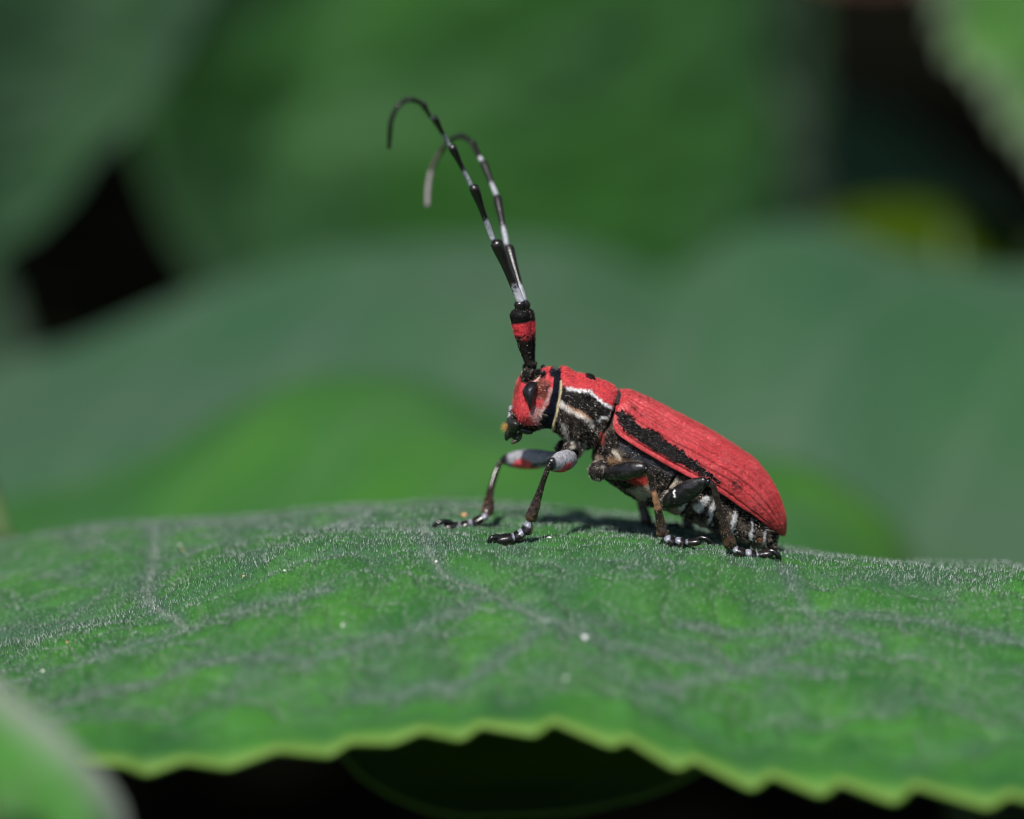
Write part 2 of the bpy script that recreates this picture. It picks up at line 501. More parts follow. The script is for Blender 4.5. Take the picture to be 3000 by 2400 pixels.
# ------------------------------------------------------------------ limbs and other tubes
PX = 0.0024


def tube(P, r, nth=20, nr=None, flat=None, cap=True, up=(0, 1, 0), ridge=0.0):
    """lofted tube through points P (n,3) with radii r; flat scales the section across 'up'"""
    n_ = nr or max(24, len(P) * 8)
    D = spline(np.column_stack([P, r, np.ones(len(P)) if flat is None else flat]), n_)
    C, rr, fl = D[:, :3], np.maximum(D[:, 3], 1e-4), D[:, 4]
    s = np.linspace(0, 1, n_)
    if cap:
        seg = np.linalg.norm(C[-1] - C[0]) + 1e-6
        L = np.concatenate([[0], np.cumsum(np.linalg.norm(np.diff(C, axis=0), axis=1))])
        k0 = np.clip(L / (rr[0] * 0.8), 0, 1); k1 = np.clip((L[-1] - L) / (rr[-1] * 0.8), 0, 1)
        rr = rr * np.sqrt(np.clip(1 - (1 - k0) ** 2, 0.0004, 1)) * np.sqrt(np.clip(1 - (1 - k1) ** 2, 0.0004, 1))
    T = np.gradient(C, axis=0); T /= np.linalg.norm(T, axis=1, keepdims=True) + 1e-12
    u = np.array(up, float)
    A = u - T * (T @ u)[:, None]; A /= np.linalg.norm(A, axis=1, keepdims=True) + 1e-9
    B = np.cross(T, A)
    th = np.linspace(0, 2 * np.pi, nth, endpoint=False)
    ca, sa = np.cos(th), np.sin(th)
    rad = rr[:, None] * (1 + ridge * np.cos(th * 3)[None])
    V = C[:, None] + (A[:, None] * (ca[None] * fl[:, None])[..., None] + B[:, None] * sa[None][..., None]) * rad[..., None]
    S = np.repeat(s[:, None], nth, 1)
    TH = np.repeat(th[None], n_, 0)
    return V, grid_faces(n_, nth, True), S, TH


def pts3(lst):
    """[(px, py, y, radius_px)] -> points, radii"""
    a = np.asarray(lst, float)
    return at(a[:, 0], a[:, 1], a[:, 2]), a[:, 3] * PX


def stalk(parent, P, r, name='stalk', mat=M_STALK):
    V, F, S, TH = tube(np.array(P, float), np.array(r, float), 12, 40)
    return add_mesh(name, V, F, mat, parent)


tipR = LV[-1, NV // 2]
stalk(leaf, [tipR + (-0.25, 0, -0.03), tipR + (0.8, 0.1, -0.5), tipR + (2.2, 0.6, -4), tipR + (2.6, 0.8, -12), (tipR[0] + 2.7, 0.9, GROUND_Z - 2)], [0.10, 0.13, 0.16, 0.2, 0.25])


# ------------------------------------------------------------------ other leaves
def patch(name, label, curves, mat, base_px, thickness=0.05, nu=140, nv=60, wob=0.12, tooth=0.0, tooth_n=40, seed=0, ridge=0.0, stalk_pts=None, foot='back', run=None, rim_w=0.06):
    """leaf blade lofted through curves [(y, [(px,py)...])] standing at real depths, with its stalk"""
    rows = []
    for Yk, c in curves:
        c = np.asarray(c, float)
        if c.shape[1] == 2:
            c = np.column_stack([c, np.full(len(c), Yk)])
        s = spline(c, nu)
        rows.append(at(s[:, 0], s[:, 1], s[:, 2]))
    rows = np.array(rows)
    par = np.linspace(0, 1, nv)
    V = np.stack([spline(rows[:, i], nv, par) for i in range(nu)])      # (nu, nv, 3)
    F = grid_faces(nu, nv)
    N = normals(V, F).reshape(V.shape)
    if np.mean(np.sum(N * (CAM - V), -1)) < 0:
        F = F[:, ::-1]; N = -N
    sc_ = 1.0 / max(1.0, np.ptp(V[..., 0]) / 10)
    q = np.stack(np.meshgrid(np.linspace(0, nu / 30, nu), np.linspace(0, nv / 22, nv), indexing='ij'), -1)
    hgt = fbm(q, 0.9, seed + 40) - 0.5
    V = V + N * (hgt * wob * 2)[..., None]
    if tooth:
        ph = np.linspace(0, tooth_n, nu)
        tw = (ph % 1.0)
        saw = np.where(tw < 0.75, tw / 0.75, (1 - tw) / 0.25) * tooth
        wgt = np.clip(1 - np.arange(nv) / (nv * 0.15), 0, 1) ** 2
        d = V[:, 0] - V[:, min(6, nv - 1)]
        d /= np.linalg.norm(d, axis=1, keepdims=True)
        V = V + (d * saw[:, None])[:, None] * wgt[None, :, None]
    u = np.linspace(0, 1, nu)[:, None] * np.ones((1, nv)); v = np.ones((nu, 1)) * np.linspace(0, 1, nv)[None]
    lat = np.abs(((u * 9 + np.abs(v - 0.5) * 2.2) % 1) - 0.5) * 2
    ve = smooth(0.82, 1.0, lat) * 0.12
    rim = 1 - smooth(0.0, rim_w, v)
    bl = np.clip(0.25 + 1.6 * (fbm(q, 1.3, seed + 90) - 0.5) + 0.5 * (1 - smooth(0, 0.16, v)), 0, 0.9)
    m = np.stack([ve, rim, bl, np.ones_like(u)], -1)
    base = at(*base_px)
    t = thing(name, label, 'leaf', base)
    b = add_mesh('blade', V, F, mat, t, m, attr='Mask')
    so2 = b.modifiers.new('thickness', 'SOLIDIFY'); so2.thickness = thickness; so2.offset = -1
    if stalk_pts is None:
        i, j, sd_x = {'left': (0, nv // 2, -1), 'right': (-1, nv // 2, 1), 'low': (-1, nv - 2, 1), 'low_left': (-1, nv // 2, -1), 'back': (nu // 2, -1, 1)}[foot]
        q0 = V[i, j]
        stalk_pts = [V[i * (0 if i != -1 else 1) + (2 if i == 0 else (-2 if i == -1 else 0)), j] if i in (0, -1) else V[i, j - 2], q0 + np.array([sd_x * 0.8, 0.0, -0.9]),
                     [q0[0] + sd_x * 2.2, q0[1] + 0.8, (q0[2] + GROUND_Z) / 2], [q0[0] + sd_x * 2.6, q0[1] + 1.0, GROUND_Z - 2]]
    if run is not None:
        q0 = stalk_pts[0]
        stalk_pts = [q0, [q0[0] * 0.6 + run * 0.4, q0[1] + 0.4, q0[2] - 0.25], [run * 0.9, q0[1] + 0.8, q0[2] - 0.9], [run, q0[1] + 1.0, GROUND_Z - 2]]
    stalk(t, stalk_pts, [thickness * 2.2, thickness * 2.8, thickness * 3.4, thickness * 4])
    return t


G_BRIGHT = leaf_mat('bright_leaf', (0.022, 0.105, 0.018), (0.056, 0.200, 0.014), (0.042, 0.115, 0.048), 0.38, 0.04, 0.25, 0.6, 0.2, 6, spec=0.12)
G_GREY = leaf_mat('greyish_leaf', (0.024, 0.078, 0.036), (0.022, 0.086, 0.026), (0.052, 0.088, 0.056), 0.16, 0.12, 0.12, 0.6, 0.2, 4)
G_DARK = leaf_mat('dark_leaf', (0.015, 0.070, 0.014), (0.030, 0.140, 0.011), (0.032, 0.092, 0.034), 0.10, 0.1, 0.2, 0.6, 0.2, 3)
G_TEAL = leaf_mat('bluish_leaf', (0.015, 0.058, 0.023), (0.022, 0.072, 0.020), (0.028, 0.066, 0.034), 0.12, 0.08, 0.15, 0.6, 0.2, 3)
G_PALE = leaf_mat('pale_leaf', (0.05, 0.16, 0.035), (0.075, 0.23, 0.03), (0.12, 0.17, 0.10), 0.5, 0.3, 0.2, 0.55, 0.3, 10, rim=(0.16, 0.22, 0.13))
G_FRONT = leaf_mat('front_leaf', (0.060, 0.26, 0.030), (0.075, 0.30, 0.028), (0.16, 0.24, 0.14), 0.5, 0.05, 0.2, 0.6, 0.3, 10, rim=(0.30, 0.34, 0.28), spec=0.12)
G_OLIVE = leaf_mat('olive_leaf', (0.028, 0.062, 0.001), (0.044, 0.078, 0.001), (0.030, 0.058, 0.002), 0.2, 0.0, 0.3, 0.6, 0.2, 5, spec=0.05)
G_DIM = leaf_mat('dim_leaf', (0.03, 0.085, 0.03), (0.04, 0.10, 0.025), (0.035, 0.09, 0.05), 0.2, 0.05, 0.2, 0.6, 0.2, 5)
G_UNDER = leaf_mat('shaded_leaf', (0.09, 0.26, 0.02), (0.20, 0.32, 0.015), (0.10, 0.22, 0.04), 0.6, 0.05, 0.35, 0.6, 0.2, 10)

patch('background_leaf', 'bright yellow-green arched leaf directly behind the beetle leaf, beneath the grey-green one',
      [(13.0, [(-900, 1860), (-300, 1660), (0, 1580), (250, 1520), (480, 1420), (680, 1300), (860, 1225), (1050, 1190), (1250, 1215), (1450, 1280), (1700, 1340), (2000, 1390), (2300, 1440), (2480, 1510), (2620, 1620), (2720, 1760), (2800, 1950)]),
       (11.6, [(-900, 1760), (-300, 1560), (0, 1475), (250, 1420), (480, 1325), (680, 1205), (860, 1130), (1050, 1098), (1250, 1122), (1450, 1205), (1700, 1275), (2000, 1320), (2300, 1352), (2470, 1420), (2610, 1530), (2710, 1670), (2790, 1850)]),
       (9.6, [(-900, 1820), (-300, 1640), (0, 1560), (250, 1500), (480, 1420), (680, 1330), (860, 1270), (1050, 1240), (1250, 1260), (1450, 1310), (1700, 1360), (2000, 1410), (2300, 1460), (2450, 1520), (2580, 1620), (2660, 1750), (2740, 1950)]),
       (7.4, [(-800, 2000), (-300, 1800), (0, 1740), (250, 1700), (480, 1660), (680, 1620), (860, 1600), (1050, 1600), (1250, 1610), (1450, 1640), (1700, 1670), (2000, 1720), (2300, 1780), (2400, 1850), (2500, 1920), (2600, 2020), (2650, 2150)])],
      G_BRIGHT, (1000, 1700, 6.0), foot='left', seed=1, wob=0.14, thickness=0.05)

patch('background_leaf', 'broad grey-green wavy-edged leaf spreading behind the bright arched leaf',
      [(22.0, [(-900, 1420), (-400, 1250), (0, 1150), (200, 1075), (420, 975), (600, 900), (800, 840), (1000, 800), (1200, 785), (1500, 785), (1700, 810), (1850, 860), (1950, 890), (2050, 850), (2150, 780), (2300, 750), (2450, 755), (2650, 835), (2900, 880), (3200, 900), (3700, 980)]),
       (20.0, [(-900, 1360), (-400, 1230), (0, 1062), (200, 1010), (420, 912), (600, 835), (800, 768), (1000, 728), (1200, 710), (1500, 713), (1700, 738), (1850, 792), (1950, 822), (2050, 780), (2150, 710), (2300, 680), (2450, 690), (2650, 770), (2900, 815), (3200, 825), (3700, 900)]),
       (16.5, [(-900, 1500), (-400, 1330), (0, 1190), (200, 1150), (420, 1090), (600, 1040), (800, 990), (1000, 960), (1200, 950), (1500, 960), (1700, 985), (1850, 1020), (1950, 1040), (2050, 1020), (2150, 970), (2300, 950), (2450, 960), (2650, 1020), (2900, 1060), (3200, 1080), (3700, 1140)]),
       (13.0, [(-900, 1800), (-400, 1720), (0, 1650), (200, 1640), (420, 1630), (600, 1620), (800, 1600), (1000, 1600), (1200, 1600), (1500, 1620), (1700, 1640), (1850, 1660), (1950, 1680), (2050, 1690), (2150, 1700), (2300, 1720), (2450, 1740), (2650, 1780), (2900, 1800), (3200, 1820), (3700, 1850)])],
      G_GREY, (1500, 1800, 15.0), foot='right', seed=2, wob=0.2, thickness=0.06)

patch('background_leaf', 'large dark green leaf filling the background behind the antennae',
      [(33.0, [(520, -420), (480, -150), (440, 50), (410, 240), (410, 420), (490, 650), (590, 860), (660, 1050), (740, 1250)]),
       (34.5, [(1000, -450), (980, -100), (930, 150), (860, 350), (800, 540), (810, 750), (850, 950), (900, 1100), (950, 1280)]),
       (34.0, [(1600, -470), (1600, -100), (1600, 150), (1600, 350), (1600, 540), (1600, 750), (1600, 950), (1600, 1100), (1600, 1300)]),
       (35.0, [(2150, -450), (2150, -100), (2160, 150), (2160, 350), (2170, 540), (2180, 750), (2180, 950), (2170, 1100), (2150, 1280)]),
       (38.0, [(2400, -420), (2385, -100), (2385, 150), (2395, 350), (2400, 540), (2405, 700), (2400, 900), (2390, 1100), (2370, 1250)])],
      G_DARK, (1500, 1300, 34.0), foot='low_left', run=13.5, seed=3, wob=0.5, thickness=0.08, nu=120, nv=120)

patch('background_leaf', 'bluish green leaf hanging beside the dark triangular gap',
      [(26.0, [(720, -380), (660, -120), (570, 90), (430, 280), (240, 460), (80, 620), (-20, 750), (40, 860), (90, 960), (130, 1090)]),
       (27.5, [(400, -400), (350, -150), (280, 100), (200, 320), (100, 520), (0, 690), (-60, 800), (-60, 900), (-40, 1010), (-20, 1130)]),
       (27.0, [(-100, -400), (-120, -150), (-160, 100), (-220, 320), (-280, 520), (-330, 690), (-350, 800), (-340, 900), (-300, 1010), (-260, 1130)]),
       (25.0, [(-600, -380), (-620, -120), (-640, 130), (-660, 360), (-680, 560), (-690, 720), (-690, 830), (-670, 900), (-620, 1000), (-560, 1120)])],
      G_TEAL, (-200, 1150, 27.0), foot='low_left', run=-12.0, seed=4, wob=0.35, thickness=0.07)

patch('background_leaf', 'pale green toothed leaf reaching in beside the black gap',
      [(24.0, [(2630, -420), (2710, -180), (2770, -10), (2815, 130), (2900, 235), (2950, 330), (3020, 420), (3080, 510), (3190, 640), (3370, 760)]),
       (25.0, [(2830, -460), (2870, -250), (2920, -80), (2970, 50), (3030, 140), (3080, 220), (3140, 300), (3200, 380), (3290, 480), (3450, 600)]),
       (24.5, [(3170, -480), (3190, -300), (3220, -160), (3250, -50), (3290, 40), (3320, 110), (3370, 180), (3420, 240), (3490, 320), (3590, 420)]),
       (23.0, [(3670, -400), (3670, -300), (3670, -200), (3670, -120), (3670, -50), (3670, 0), (3690, 60), (3720, 110), (3760, 180), (3820, 250)])],
      G_PALE, (3600, 300, 23.0), foot='right', seed=5, wob=0.25, thickness=0.06, tooth=0.40, tooth_n=16)

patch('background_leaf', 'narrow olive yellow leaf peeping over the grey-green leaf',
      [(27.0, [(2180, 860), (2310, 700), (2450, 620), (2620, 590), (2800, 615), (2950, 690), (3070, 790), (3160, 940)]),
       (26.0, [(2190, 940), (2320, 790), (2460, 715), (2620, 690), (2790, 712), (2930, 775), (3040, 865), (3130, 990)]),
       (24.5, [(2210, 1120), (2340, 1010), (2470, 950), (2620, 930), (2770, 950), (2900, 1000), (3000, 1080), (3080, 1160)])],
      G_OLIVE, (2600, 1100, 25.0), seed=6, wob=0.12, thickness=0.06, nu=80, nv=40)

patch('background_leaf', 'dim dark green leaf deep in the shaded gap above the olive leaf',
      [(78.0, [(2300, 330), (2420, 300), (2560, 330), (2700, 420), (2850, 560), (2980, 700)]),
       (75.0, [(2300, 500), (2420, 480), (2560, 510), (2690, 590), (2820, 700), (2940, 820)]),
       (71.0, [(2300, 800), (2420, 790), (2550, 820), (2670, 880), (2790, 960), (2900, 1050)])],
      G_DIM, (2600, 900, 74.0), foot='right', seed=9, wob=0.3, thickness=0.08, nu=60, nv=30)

patch('foreground_leaf', 'soft pale-edged green leaf in front of the toothed rim of the beetle leaf',
      [(-5.2, [(-700, 1560), (-450, 1700), (-150, 1870), (0, 1985), (150, 2110), (260, 2215), (345, 2320), (385, 2430), (400, 2600), (395, 2750)]),
       (-5.5, [(-720, 1680), (-470, 1810), (-190, 1980), (-50, 2090), (80, 2200), (180, 2290), (255, 2390), (290, 2490), (300, 2640), (290, 2780)]),
       (-6.1, [(-760, 2000), (-560, 2100), (-330, 2240), (-210, 2340), (-110, 2430), (-40, 2510), (20, 2590), (50, 2680), (60, 2780), (50, 2880)]),
       (-6.5, [(-800, 2500), (-700, 2540), (-560, 2620), (-480, 2680), (-410, 2740), (-360, 2790), (-320, 2850), (-300, 2910), (-290, 2970), (-300, 3050)])],
      G_FRONT, (-300, 2900, -5.9), rim_w=0.42, seed=7, wob=0.06, thickness=0.04)

patch('shaded_leaf', 'dim dark green leaf in the shadow beneath the toothed leaf rim',
      [(2.0, [(900, 2080), (980, 2190), (1060, 2280), (1180, 2350), (1330, 2390), (1520, 2392), (1700, 2375), (1870, 2330), (2010, 2270), (2120, 2190), (2200, 2080)]),
       (3.0, [(900, 2020), (980, 2120), (1060, 2200), (1180, 2260), (1330, 2290), (1520, 2295), (1700, 2280), (1870, 2240), (2010, 2180), (2120, 2110), (2200, 2020)]),
       (4.2, [(920, 1900), (1000, 1960), (1080, 2010), (1190, 2050), (1330, 2070), (1520, 2075), (1690, 2060), (1850, 2030), (1980, 1990), (2080, 1940), (2160, 1890)])],
      G_UNDER, (1500, 2100, 3.0), foot='left', run=-6.5, seed=8, wob=0.05, thickness=0.03, nu=90, nv=40)

# brown twig crossing the top of the gap
tw = thing('twig', 'blurred brown twig at the upper edge of the black gap', 'twig', at(2300, -60, 31))
a = [(1900, -330, 30.5, 60), (2150, -190, 30.8, 58), (2350, -85, 31, 56), (2600, -55, 31.2, 52), (2850, -140, 31.5, 48), (3300, -420, 32, 44)]
P, r = pts3(a)
V, F, S, TH = tube(P, r, 16, 60)
add_mesh('stem', V, F, M_TWIG, tw)

# unseen canopy added to shade the background and blacken the gaps
ncan = 5200
rng_main, rng = rng, np.random.default_rng(21)
cx = rng.uniform(-420, 420, ncan); cy = rng.uniform(0, 1, ncan) ** 1.4 * 700 + 16; cz = 62 + cy * 0.06 + rng.uniform(-8, 14, ncan)
sz = rng.uniform(9, 17, ncan)
leaf2d = np.array([(0, -1), (0.42, -0.35), (0.36, 0.3), (0, 1), (-0.36, 0.3), (-0.42, -0.35)], float)
ang = rng.uniform(0, 2 * np.pi, ncan)
tl = rng.uniform(-0.45, 0.45, (ncan, 2))
lx = leaf2d[:, 0][None] * sz[:, None]; ly = leaf2d[:, 1][None] * sz[:, None]
wx = lx * np.cos(ang)[:, None] - ly * np.sin(ang)[:, None]; wy = lx * np.sin(ang)[:, None] + ly * np.cos(ang)[:, None]
wz = wx * tl[:, :1] + wy * tl[:, 1:] - 0.06 * (lx ** 2) / sz[:, None]
CV = np.stack([cx[:, None] + wx, cy[:, None] + wy, cz[:, None] + wz], -1).reshape(-1, 3)
k = (np.arange(ncan) * 6)[:, None]
CF = np.concatenate([k + [0, 1, 2, 3], k + [0, 3, 4, 5]])
rng = rng_main
can = add_mesh('added_shade_canopy', CV, CF, M_SHADE_CANOPY)
tag(can, 'added leaf canopy, out of view, shading the forest floor', 'canopy', kind='stuff')

# ------------------------------------------------------------------ the beetle
BLK, BLUEBLK, RED, PINK = (0.0045, 0.004, 0.004), (0.006, 0.007, 0.012), (0.41, 0.033, 0.039), (0.55, 0.13, 0.14)
WHITE, GREYW, BROWN, TAN, CREAM = (0.58, 0.58, 0.59), (0.38, 0.37, 0.36), (0.055, 0.022, 0.013), (0.20, 0.10, 0.05), (0.45, 0.34, 0.14)
b0 = at(1850, 1600, 0.0)
beetle = thing('longhorn_beetle', 'red longhorn beetle with black side stripe standing on the hairy leaf, antennae raised', 'beetle', b0)

SEC = [  # (top px, bottom px, half width cm) from the face to the tail
    ((1512, 1140), (1501, 1195), 0.030), ((1514, 1128), (1499, 1215), 0.085), ((1519, 1112), (1502, 1235), 0.140), ((1529, 1098), (1514, 1247), 0.180),
    ((1547, 1090), (1537, 1257), 0.205), ((1570, 1088), (1558, 1262), 0.214), ((1590, 1082), (1577, 1258), 0.212), ((1605, 1078), (1588, 1254), 0.205),
    ((1622, 1078), (1596, 1253), 0.196), ((1637, 1082), (1611, 1257), 0.194), ((1640, 1083), (1614, 1258), 0.196), ((1648, 1076), (1620, 1263), 0.220),
    ((1662, 1080), (1634, 1268), 0.232), ((1687, 1095), (1650, 1283), 0.240), ((1712, 1099), (1664, 1300), 0.258), ((1745, 1112), (1690, 1315), 0.272),
    ((1780, 1123), (1718, 1314), 0.262), ((1800, 1136), (1731, 1308), 0.250), ((1806, 1147), (1735, 1306), 0.236), ((1804, 1166), (1737, 1305), 0.200),
    ((1822, 1178), (1738, 1325), 0.225), ((1850, 1192), (1737, 1352), 0.262), ((1880, 1207), (1750, 1382), 0.292), ((1920, 1232), (1787, 1410), 0.310),
    ((1960, 1257), (1840, 1446), 0.312), ((2005, 1290), (1902, 1478), 0.305), ((2050, 1322), (1967, 1496), 0.288), ((2100, 1357), (2040, 1531), 0.266),
    ((2150, 1400), (2105, 1558), 0.238), ((2200, 1450), (2165, 1579), 0.205), ((2240, 1495), (2215, 1599), 0.165), ((2266, 1532), (2250, 1612), 0.115), ((2281, 1568), (2272, 1612), 0.04)]
NS, NT = 360, 200
secs = np.array([[*a, *b, w_] for a, b, w_ in SEC], float)
# parameter spaced by real length along the axis
mid = (secs[:, :2] + secs[:, 2:4]) / 2
Ls = np.concatenate([[0], np.cumsum(np.maximum(np.linalg.norm(np.diff(mid, axis=0), axis=1), 6))])
par = np.interp(np.linspace(0, Ls[-1], NS), Ls, np.linspace(0, 1, len(SEC)))
D = spline(secs, NS, par)
kpar = par * (len(SEC) - 1)
Tw, Bw = at(D[:, 0], D[:, 1], 0.0), at(D[:, 2], D[:, 3], 0.0)
hw = np.maximum(D[:, 4], 0.012)
# overlapping abdominal segments
segpos = np.array([25.1, 26.25, 27.4, 28.5, 29.5, 30.4])
seg = np.zeros(NS)
for a in segpos:
    d = kpar - a
    seg += -0.055 * np.exp(-(d / 0.07) ** 2) + 0.03 * np.exp(-((d + 0.22) / 0.2) ** 2)
th = np.linspace(0, 2 * np.pi, NT, endpoint=False)
ce, se = np.cos(th), np.sin(th)
ee = 0.86
cs = np.sign(ce) * np.abs(ce) ** ee; ss = np.sign(se) * np.abs(se) ** ee
Cw, Hv = (Tw + Bw) / 2, (Tw - Bw) / 2
k_ = 1 + seg
BV = Cw[:, None] + Hv[:, None] * (cs[None] * k_[:, None])[..., None]
BV[..., 1] += hw[:, None] * ss[None] * k_[:, None]
kk = kpar[:, None] * np.ones((1, NT)); tt = np.abs(ss)[None] * np.ones((NS, 1))
# side spine of the pronotum, shallow furrows of the thorax, fine lumps
px_, py_ = proj(np.stack([BV[..., 0], -np.abs(BV[..., 1]), BV[..., 2]], -1))
def bump(cx, cy, r): return np.exp(-(((px_ - cx) ** 2 + (py_ - cy) ** 2) / r ** 2))
sgn = np.sign(BV[..., 1])
side = smooth(0.3, 0.7, tt)
BV[..., 1] += sgn * side * (0.05 * bump(1722, 1152, 16) + 0.02 * bump(1740, 1175, 40) - 0.03 * bump(1745, 1245, 18) + 0.03 * bump(1690, 1270, 30)
                            + 0.025 * bump(1770, 1285, 22) - 0.02 * bump(1800, 1300, 14) + 0.03 * bump(1760, 1360, 28) - 0.025 * bump(1965, 1420, 14)
                            + 0.02 * bump(1535, 1215, 28) - 0.02 * bump(1585, 1160, 16))
lump = fbm(BV, 14, 31, 3) - 0.5
BVn = normals(BV, grid_faces(NS, NT, True)).reshape(BV.shape)
if np.sum(BVn * (BV - Cw[:, None])) < 0: BVn = -BVn
BV = BV + BVn * (lump * 0.022)[..., None]
px_, py_ = proj(np.stack([BV[..., 0], -np.abs(BV[..., 1]), BV[..., 2]], -1))

# pigment, plus shade painted on the face front, laid out as patches on the flank (the same on both flanks)
wx = (fbm(BV, 38, 51, 3) - 0.5) * 11 + (vnoise(BV, 130, 53) - 0.5) * 9; wy = (fbm(BV, 38, 61, 3) - 0.5) * 11 + (vnoise(BV, 130, 63) - 0.5) * 9
QX, QY = px_ + wx, py_ + wy


def poly(pts, qx, qy, soft=3.0):
    p = np.asarray(pts, float)
    ins = np.zeros(qx.shape, bool); dm = np.full(qx.shape, 1e9)
    for a, b in zip(p, np.roll(p, -1, 0)):
        c = (a[1] > qy) != (b[1] > qy)
        with np.errstate(divide='ignore', invalid='ignore'):
            xi = (b[0] - a[0]) * (qy - a[1]) / (b[1] - a[1] + 1e-12) + a[0]
        ins ^= c & (qx < xi)
        ab = b - a
        t = np.clip(((qx - a[0]) * ab[0] + (qy - a[1]) * ab[1]) / (ab @ ab + 1e-9), 0, 1)
        dm = np.minimum(dm, np.hypot(qx - a[0] - t * ab[0], qy - a[1] - t * ab[1]))
    sd_ = np.where(ins, dm, -dm)
    return smooth(-soft, soft, sd_)


def line(pts, qx, qy, w_, soft=3.0):
    p = np.asarray(pts, float); dm = np.full(qx.shape, 1e9)
    for a, b in zip(p[:-1], p[1:]):
        ab = b - a
        t = np.clip(((qx - a[0]) * ab[0] + (qy - a[1]) * ab[1]) / (ab @ ab + 1e-9), 0, 1)
        dm = np.minimum(dm, np.hypot(qx - a[0] - t * ab[0], qy - a[1] - t * ab[1]))
    return 1 - smooth(w_ - soft, w_ + soft, dm)


class Paint:
    def __init__(self, shape, base, rough):
        self.c = np.zeros((*shape, 4)); self.c[...] = (*base, rough)

    def lay(self, m, color, rough=0.6, amt=1.0):
        m = np.clip(m * amt, 0, 1)[..., None]
        self.c = self.c * (1 - m) + np.array([*color, rough]) * m


def Z1(*uv): return [(1400 + 0.2319 * u, 1020 + 0.2319 * v) for u, v in uv]
def ZH(*uv): return [(1450 + 0.145 * u, 1060 + 0.145 * v) for u, v in uv]
def Z2(*uv): return [(1700 + 0.3015 * u, 1100 + 0.3015 * v) for u, v in uv]
def ZA(*uv): return [(1900 + 0.2041 * u, 1380 + 0.2041 * v) for u, v in uv]
def ZT(*uv): return [(1620 + 0.18553 * u, 1180 + 0.18553 * v) for u, v in uv]


pt = Paint((NS, NT), BLK, 0.55)
fur = fbm(BV, 30, 71, 3)
# thorax and belly: dark with brown and ash down
pt.lay(smooth(0.40, 0.70, fur) * (kk > 10), (0.036, 0.027, 0.022), 0.7, 0.9)
pt.lay(smooth(0.55, 0.75, fbm(BV, 16, 73, 3)) * (kk > 18.5), (0.12, 0.095, 0.075), 0.75, 0.6)
# head
pt.lay((kk < 8.2) * 1.0, RED, 0.6)
pt.lay(poly(ZH((520, 120), (960, 150), (920, 270), (720, 385), (640, 450), (520, 430), (500, 300)), QX, QY, 4), (0.012, 0.011, 0.009), 0.5)
pt.lay(poly(ZH((880, 180), (1040, 210), (1020, 320), (930, 370), (860, 460), (780, 430), (900, 330)), QX, QY, 3), BLUEBLK, 0.4)
pt.lay(poly(ZH((690, 395), (800, 310), (915, 275), (900, 350), (830, 395), (740, 410)), QX, QY, 2.5), (0.62, 0.33, 0.26), 0.7)
pt.lay(poly(ZH((800, 450), (960, 360), (1100, 420), (1090, 640), (1000, 820), (900, 760), (800, 790)), QX, QY, 8), (0.085, 0.028, 0.018), 0.6, 0.9)
pt.lay(poly(ZH((990, 590), (1120, 420), (1100, 530), (1010, 620)), QX, QY, 4), BLUEBLK, 0.5)
pt.lay(poly(ZH((340, 560), (470, 380), (500, 500), (400, 760), (390, 980), (340, 960)), QX, QY, 5), (0.16, 0.014, 0.010), 0.6, 0.85)  # dim front of the face: shade put into the colour
pt.lay(poly(ZH((770, 900), (980, 960), (910, 1240), (760, 1260), (700, 1050)), QX, QY, 9), (0.36, 0.22, 0.21), 0.7, 0.8)
pt.lay(line(ZH((1150, 560), (1110, 700), (1010, 840), (960, 990), (910, 1180)), QX, QY, 4, 4), (0.42, 0.33, 0.31), 0.7, 0.85)
pt.lay(poly(ZH((330, 960), (400, 1050), (460, 1150), (560, 1250), (700, 1300), (860, 1240), (900, 1400), (600, 1450), (200, 1300), (220, 1000)), QX, QY, 2.5), BLK, 0.3)
pt.lay(poly(ZH((1090, 190), (1150, 110), (1395, 120), (1370, 380), (1330, 650), (1290, 900), (1215, 1150), (1130, 1420), (860, 1400), (900, 1200), (970, 1010), (1075, 860), (1145, 640), (1215, 330), (1110, 290)), px_, py_, 2.5), BLUEBLK, 0.45)
# pronotum: red saddle, white hem, black flank
PRO = (kk > 10.4) & (kk < 18.6)
pt.lay(poly(Z1((1040, 180), (1800, 300), (1790, 560), (1705, 740), (1600, 690), (1480, 610), (1420, 545), (1330, 540), (1200, 525), (1060, 480)), QX, QY, 2.5) * PRO, RED, 0.6)
pt.lay(poly(Z1((1050, 490), (1130, 505), (1330, 552), (1410, 540), (1460, 590), (1560, 690), (1700, 800), (1640, 880), (1500, 915), (1420, 905), (1330, 840), (1200, 765), (1100, 705), (1030, 700)), QX, QY, 3) * PRO, (0.009, 0.008, 0.008), 0.65)
pt.lay(line(Z1((1130, 500), (1200, 525), (1330, 540), (1420, 550), (1480, 610), (1580, 690), (1690, 760), (1700, 810), (1650, 875), (1500, 912)), QX, QY, 3.6, 3) * PRO, WHITE, 0.7)
pt.lay(line(Z1((1030, 700), (1110, 765), (1210, 810), (1330, 870), (1430, 940), (1440, 980)), QX, QY, 5.5, 6) * (kk > 10), (0.50, 0.46, 0.43), 0.7)
pt.lay(line(Z1((1140, 745), (1240, 790), (1340, 850), (1420, 900)), QX, QY, 4, 4) * PRO, (0.40, 0.20, 0.10), 0.7, 0.7)
pt.lay(line(Z1((1050, 420), (1045, 560), (1020, 700), (990, 850), (930, 1040)), px_, py_, 3.2, 1.6) * (kk > 9.5), (0.42, 0.36, 0.22), 0.6)
